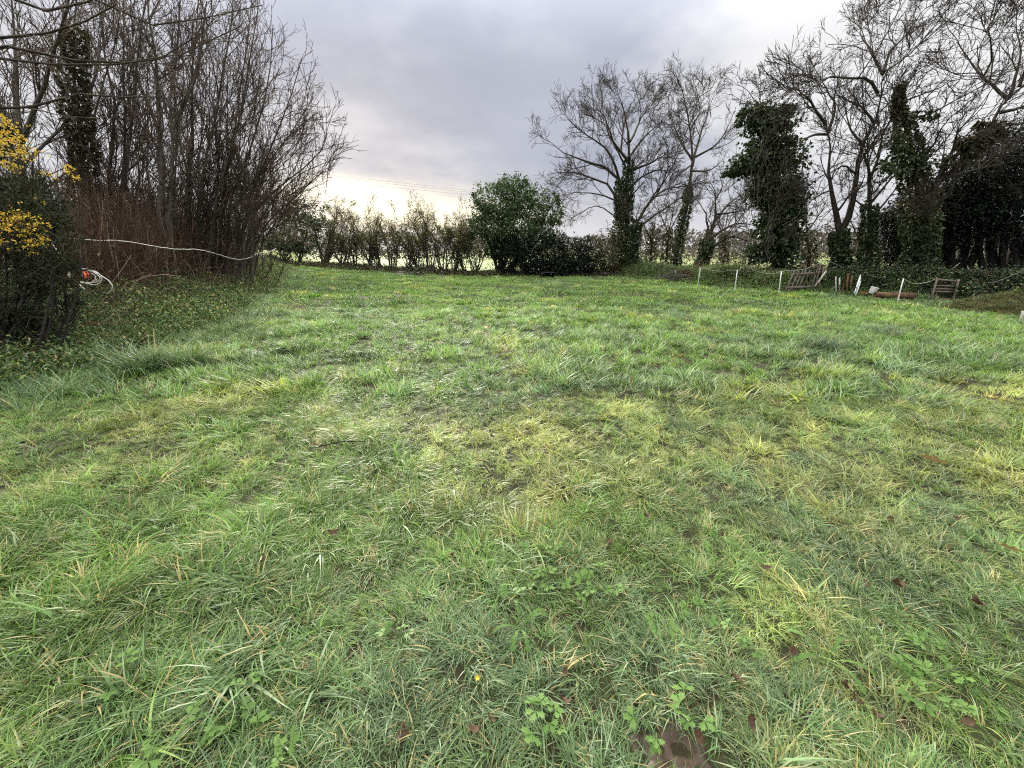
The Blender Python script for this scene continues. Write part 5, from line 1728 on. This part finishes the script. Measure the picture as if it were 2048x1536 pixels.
def lobed_leaf(r, L, W, lobes, curl):
    """leaf blade: outline with lobes, midrib fold and curl; returns verts (local, xy plane, tip +x)"""
    n = 12
    t = np.linspace(0.02, 1, n)
    hw = W * np.sin(np.pi * t ** 0.8) ** 0.8 * (1 + lobes * np.sin(t * math.pi * 7)) * .5
    x = (t - .5) * L
    z = curl * (x / L * 2) ** 2 * L * .25
    up = np.stack([x, hw, z + np.abs(hw) * .35], -1); lo = np.stack([x, -hw, z + np.abs(hw) * .35], -1); m = np.stack([x, 0 * x, z], -1)
    V = np.concatenate([up, m, lo]) + r.normal(0, L * .012, (3 * n, 3))
    Q = []
    for i in range(n - 1):
        Q.append([i, n + i, n + i + 1, i + 1]); Q.append([n + i, 2 * n + i, 2 * n + i + 1, n + i + 1])
    return V, Q


r = np.random.default_rng(911)
leaf_meshes = []
for i in range(5):
    mb = MB()
    V, Q = lobed_leaf(r, .085, .055, .22 if i % 2 else .10, r.uniform(.8, 2.2)); mb.add(V, Q, a=r.uniform(0, .8, len(V)))
    mb.tube(np.array([[-.042, 0, .01], [-.06, .004, .012], [-.075, .0, .02]]), .0016, 4)
    leaf_meshes.append(mb.mesh('fallen_leaf', True))
spots = [(528, 1138, 'fallen brown leaf'), (905, 1126, 0), (718, 1225, 0), (985, 1285, 0), (1293, 1045, 0), (1215, 1090, 0), (1775, 1050, 0), (1730, 1185, 0), (1788, 1183, 0),
         (1945, 1226, 0), (1575, 1318, 0), (1465, 1368, 0), (1495, 1465, 0), (1710, 1415, 0), (1745, 1443, 0), (1130, 1370, 0), (1125, 1425, 0), (983, 1452, 0),
         (958, 1478, 0), (808, 1480, 0), (1395, 1500, 0), (1930, 1465, 0), (1415, 865, 0), (672, 1085, 0), (1680, 1395, 0), (1525, 1155, 0), (1905, 1050, 0), (985, 885, 0)]
for i, (px, py, _) in enumerate(spots):
    p = gp(px, py)
    o = obj('fallen_leaf', leaf_meshes[i % 5], M['dead_leaf'], None, (p.x, p.y, p.z + r.uniform(.03, .065)))
    o.rotation_euler = (r.normal(0, .35), r.normal(0, .35) - .2, r.uniform(0, 6.28))
    s = r.uniform(.45, .75); o.scale = (s, s * r.uniform(.75, 1.2), s)
    where = ('in the left half of the foreground grass' if px < 960 else 'in the grass by the buttercup leaves, centre foreground' if px < 1320
             else 'beside the mud patch or just above it' if px < 1600 else 'in the right foreground grass')
    tag(o, 'small curled dark brown leaf fallen ' + where, 'leaf', 'small brown leaves fallen in the grass')
for px, py, lab, s in [(1853, 943, 'large pale pinkish-brown oak leaf lying on the grass at the right', 1.9), (2002, 1126, 'pale tan leaf at the right edge of the foreground grass', 1.25)]:
    p = gp(px, py)
    mb = MB(); V, Q = lobed_leaf(r, .085, .06, .3, .2); mb.add(V, Q, a=.99)
    o = obj('fallen_leaf', mb.mesh('fallen_leaf', True), M['dead_leaf'], None, (p.x, p.y, p.z + .10))
    o.rotation_euler = (.5, 0, 2.2); o.scale = (s, s, s)
    tag(o, lab, 'leaf')

# creeping buttercup: three-lobed toothed leaves on stalks
def trefoil(r, size):
    """a three-parted toothed leaf lying in the xy plane, stalk at the origin"""
    V = [(0, 0, 0)]; T = []
    for a0 in (-1.25, 0, 1.25):
        base = len(V)
        pts = []
        for k, (rr, da) in enumerate([(.35, -.42), (.72, -.58), (.66, -.34), (.98, -.24), (.86, -.06), (1.06, .03), (.86, .10), (.97, .26), (.66, .36), (.70, .58), (.35, .42)]):
            rr *= size * r.uniform(.92, 1.08)
            z = .12 * rr - .25 * size * (rr / size) ** 2 * .6 + r.normal(0, size * .02)
            pts.append((rr * math.cos(a0 + da), rr * math.sin(a0 + da), z))
        V += pts
        T += [[0, base + k, base + k + 1] for k in range(len(pts) - 1)]
    return np.array(V), np.array(T)


tre = []
for i in range(4):
    mb = MB(); V, T = trefoil(r, .036); mb.add(V, None, T, a=np.r_[.1, np.tile([.2, .5, .3, .8, .5, .9, .5, .8, .3, .5, .2], 3)])
    tre.append(mb.mesh('leaf', True))
butter = [(480, 1420), (455, 1455), (510, 1490), (540, 1525), (400, 1480), (250, 1380), (1020, 1135), (1065, 1160), (1095, 1110), (1100, 1170), (1180, 1190), (1205, 1185), (1045, 1195), (1320, 1280), (1075, 1440),
          (1085, 1460), (1480, 1290), (1790, 1370), (1810, 1395), (1930, 1360), (1890, 1410), (1960, 1430), (1370, 1440), (800, 1290), (1310, 1470), (330, 1500), (1400, 1250), (1850, 1320)]
for i, (px, py) in enumerate(butter):
    p = gp(px, py)
    where = ('in the bottom left corner' if px < 600 else 'in the centre foreground' if px < 1250 else 'around the mud patch' if px < 1500 else 'in the bottom right corner')
    root = empty('buttercup_plant', tuple(p), 'low creeping buttercup plant with toothed leaves ' + where, 'plant', 'creeping buttercup plants in the foreground')
    m = r.integers(3, 6)
    for k in range(m):
        a = r.uniform(0, 6.28); d = r.uniform(.02, .085); hz = r.uniform(.05, .10)
        top = Vector((d * math.cos(a), d * math.sin(a), hz))
        lf = obj('leaf', tre[r.integers(0, 4)], M['butter_leaf'], root, tuple(top))
        lf.rotation_euler = (r.normal(0, .3) , r.normal(0, .3), a)
        s = r.uniform(.75, 1.2); lf.scale = (s, s, s)
        mb = MB(); mb.tube(np.array([(0, 0, 0), tuple(top * .5 + Vector((0, 0, .02))), tuple(top)]), .0013, 4)
        obj('stalk', mb.mesh('stalk', True), M['butter_leaf'], root, (0, 0, 0))

# dandelions: rosettes of long jagged leaves
def dandelion(px, py, label, n, L, hz=.02):
    p = gp(px, py)
    root = empty('dandelion_plant', tuple(p), label, 'plant')
    for k in range(n):
        a = k * 6.28 / n + r.normal(0, .3)
        mb = MB()
        nn = 14; t = np.linspace(0, 1, nn)
        hw = L * .06 * (t * 1.3 + .15) * np.where(np.arange(nn) % 2 == 0, 1.25, .6); hw[-1] = 0
        x = t * L; z = hz + .05 * np.sin(t * 2.6)
        up = np.stack([x, hw, z + hw * .2], -1); lo = np.stack([x, -hw, z + hw * .2], -1)
        Q = [[i, i + nn, i + nn + 1, i + 1] for i in range(nn - 1)]
        mb.add(np.concatenate([up, lo]), Q, a=r.uniform(.3, 1))
        lf = obj('leaf', mb.mesh('leaf', True), M['weed_leaf'], root, (0, 0, 0))
        lf.rotation_euler = (0, 0, a)
    return root


dandelion(1040, 1265, 'dandelion rosette of jagged leaves in the foreground, below the buttercup leaves', 6, .13)
dandelion(1650, 1330, 'broad-leaved dock-like rosette in the right foreground', 5, .15)
dandelion(548, 862, 'pale round-leaved weed in the left middle of the grass', 5, .16, .08)
p = gp(950, 1402)
root = empty('dandelion_flower', (p.x, p.y, p.z), 'single closing yellow dandelion head in the foreground grass', 'flower')
mb = MB(); mb.tube(np.array([(0, 0, 0), (.01, 0, .06), (.012, .0, .105)]), .002, 5)
obj('stem', mb.mesh('stem', True), M['butter_leaf'], root, (0, 0, 0))
mb = MB()
for k in range(16):
    a = k * 6.28 / 16; rr = .012 + .004 * (k % 2)
    mb.add([(.012, 0, .10), (.012 + .004 * math.cos(a - .2), .004 * math.sin(a - .2), .118), (.012 + rr * math.cos(a), rr * math.sin(a), .124), (.012 + .004 * math.cos(a + .2), .004 * math.sin(a + .2), .118)], [[0, 1, 2, 3]])
obj('petals', mb.mesh('petals'), M['yellow'], root, (0, 0, 0))

# a dark twig dropped on the grass
a = gp(640, 908) + Vector((0, 0, .07)); b = gp(735, 903) + Vector((0, 0, .09))
mb = MB(); mb.tube(np.array([tuple(a), tuple((a + b) / 2 + Vector((0, .02, .015))), tuple(b)]), [.006, .005, .003], 6)
mb.tube(np.array([tuple((a + b) / 2 + Vector((0, .02, .015))), tuple((a + b) / 2 + Vector((.08, .08, .03)))]), [.003, .0015], 5)
tag(obj('fallen_twig', mb.mesh('fallen_twig', True), M['bark_dark']), 'thin straight dark twig dropped on the straw-coloured grass left of centre', 'twig')

# tussocks that stand out from the sward
def tussock(px, py, label, L, n, w, tint, spread, seed):
    p = gp(px, py)
    me = tuft(seed, n, L, spread, w, 6, 0.15, (0.1, 0.75), (0.7, 1.9))
    m = leaf_mat('tussock_blades', tint[0], tint[1], (.34, .29, .14), .4, .3, .5, 4)
    o = obj('grass_tussock', me, m, None, tuple(p))
    tag(o, label, 'grass tussock')


tussock(290, 742, 'biggest arching tussock of long grass at the foot of the left bank', .66, 380, .012, ((.10, .17, .07), (.20, .30, .16)), .22, 941)
tussock(375, 735, 'smaller tussock of long grass right of the big one on the left bank', .58, 280, .012, ((.11, .19, .075), (.22, .31, .15)), .18, 942)
tussock(225, 735, 'dark tussock of long grass left of the big one under the yellow-flowered bush', .55, 240, .012, ((.09, .16, .07), (.19, .28, .15)), .18, 943)
tussock(1640, 700, 'dark rounded tussock standing out of the grass at the right', .42, 420, .010, ((.055, .095, .048), (.12, .18, .095)), .26, 944)
tussock(1765, 668, 'low bluish tussock behind the dark rounded one', .32, 300, .009, ((.06, .10, .06), (.13, .18, .12)), .34, 945)
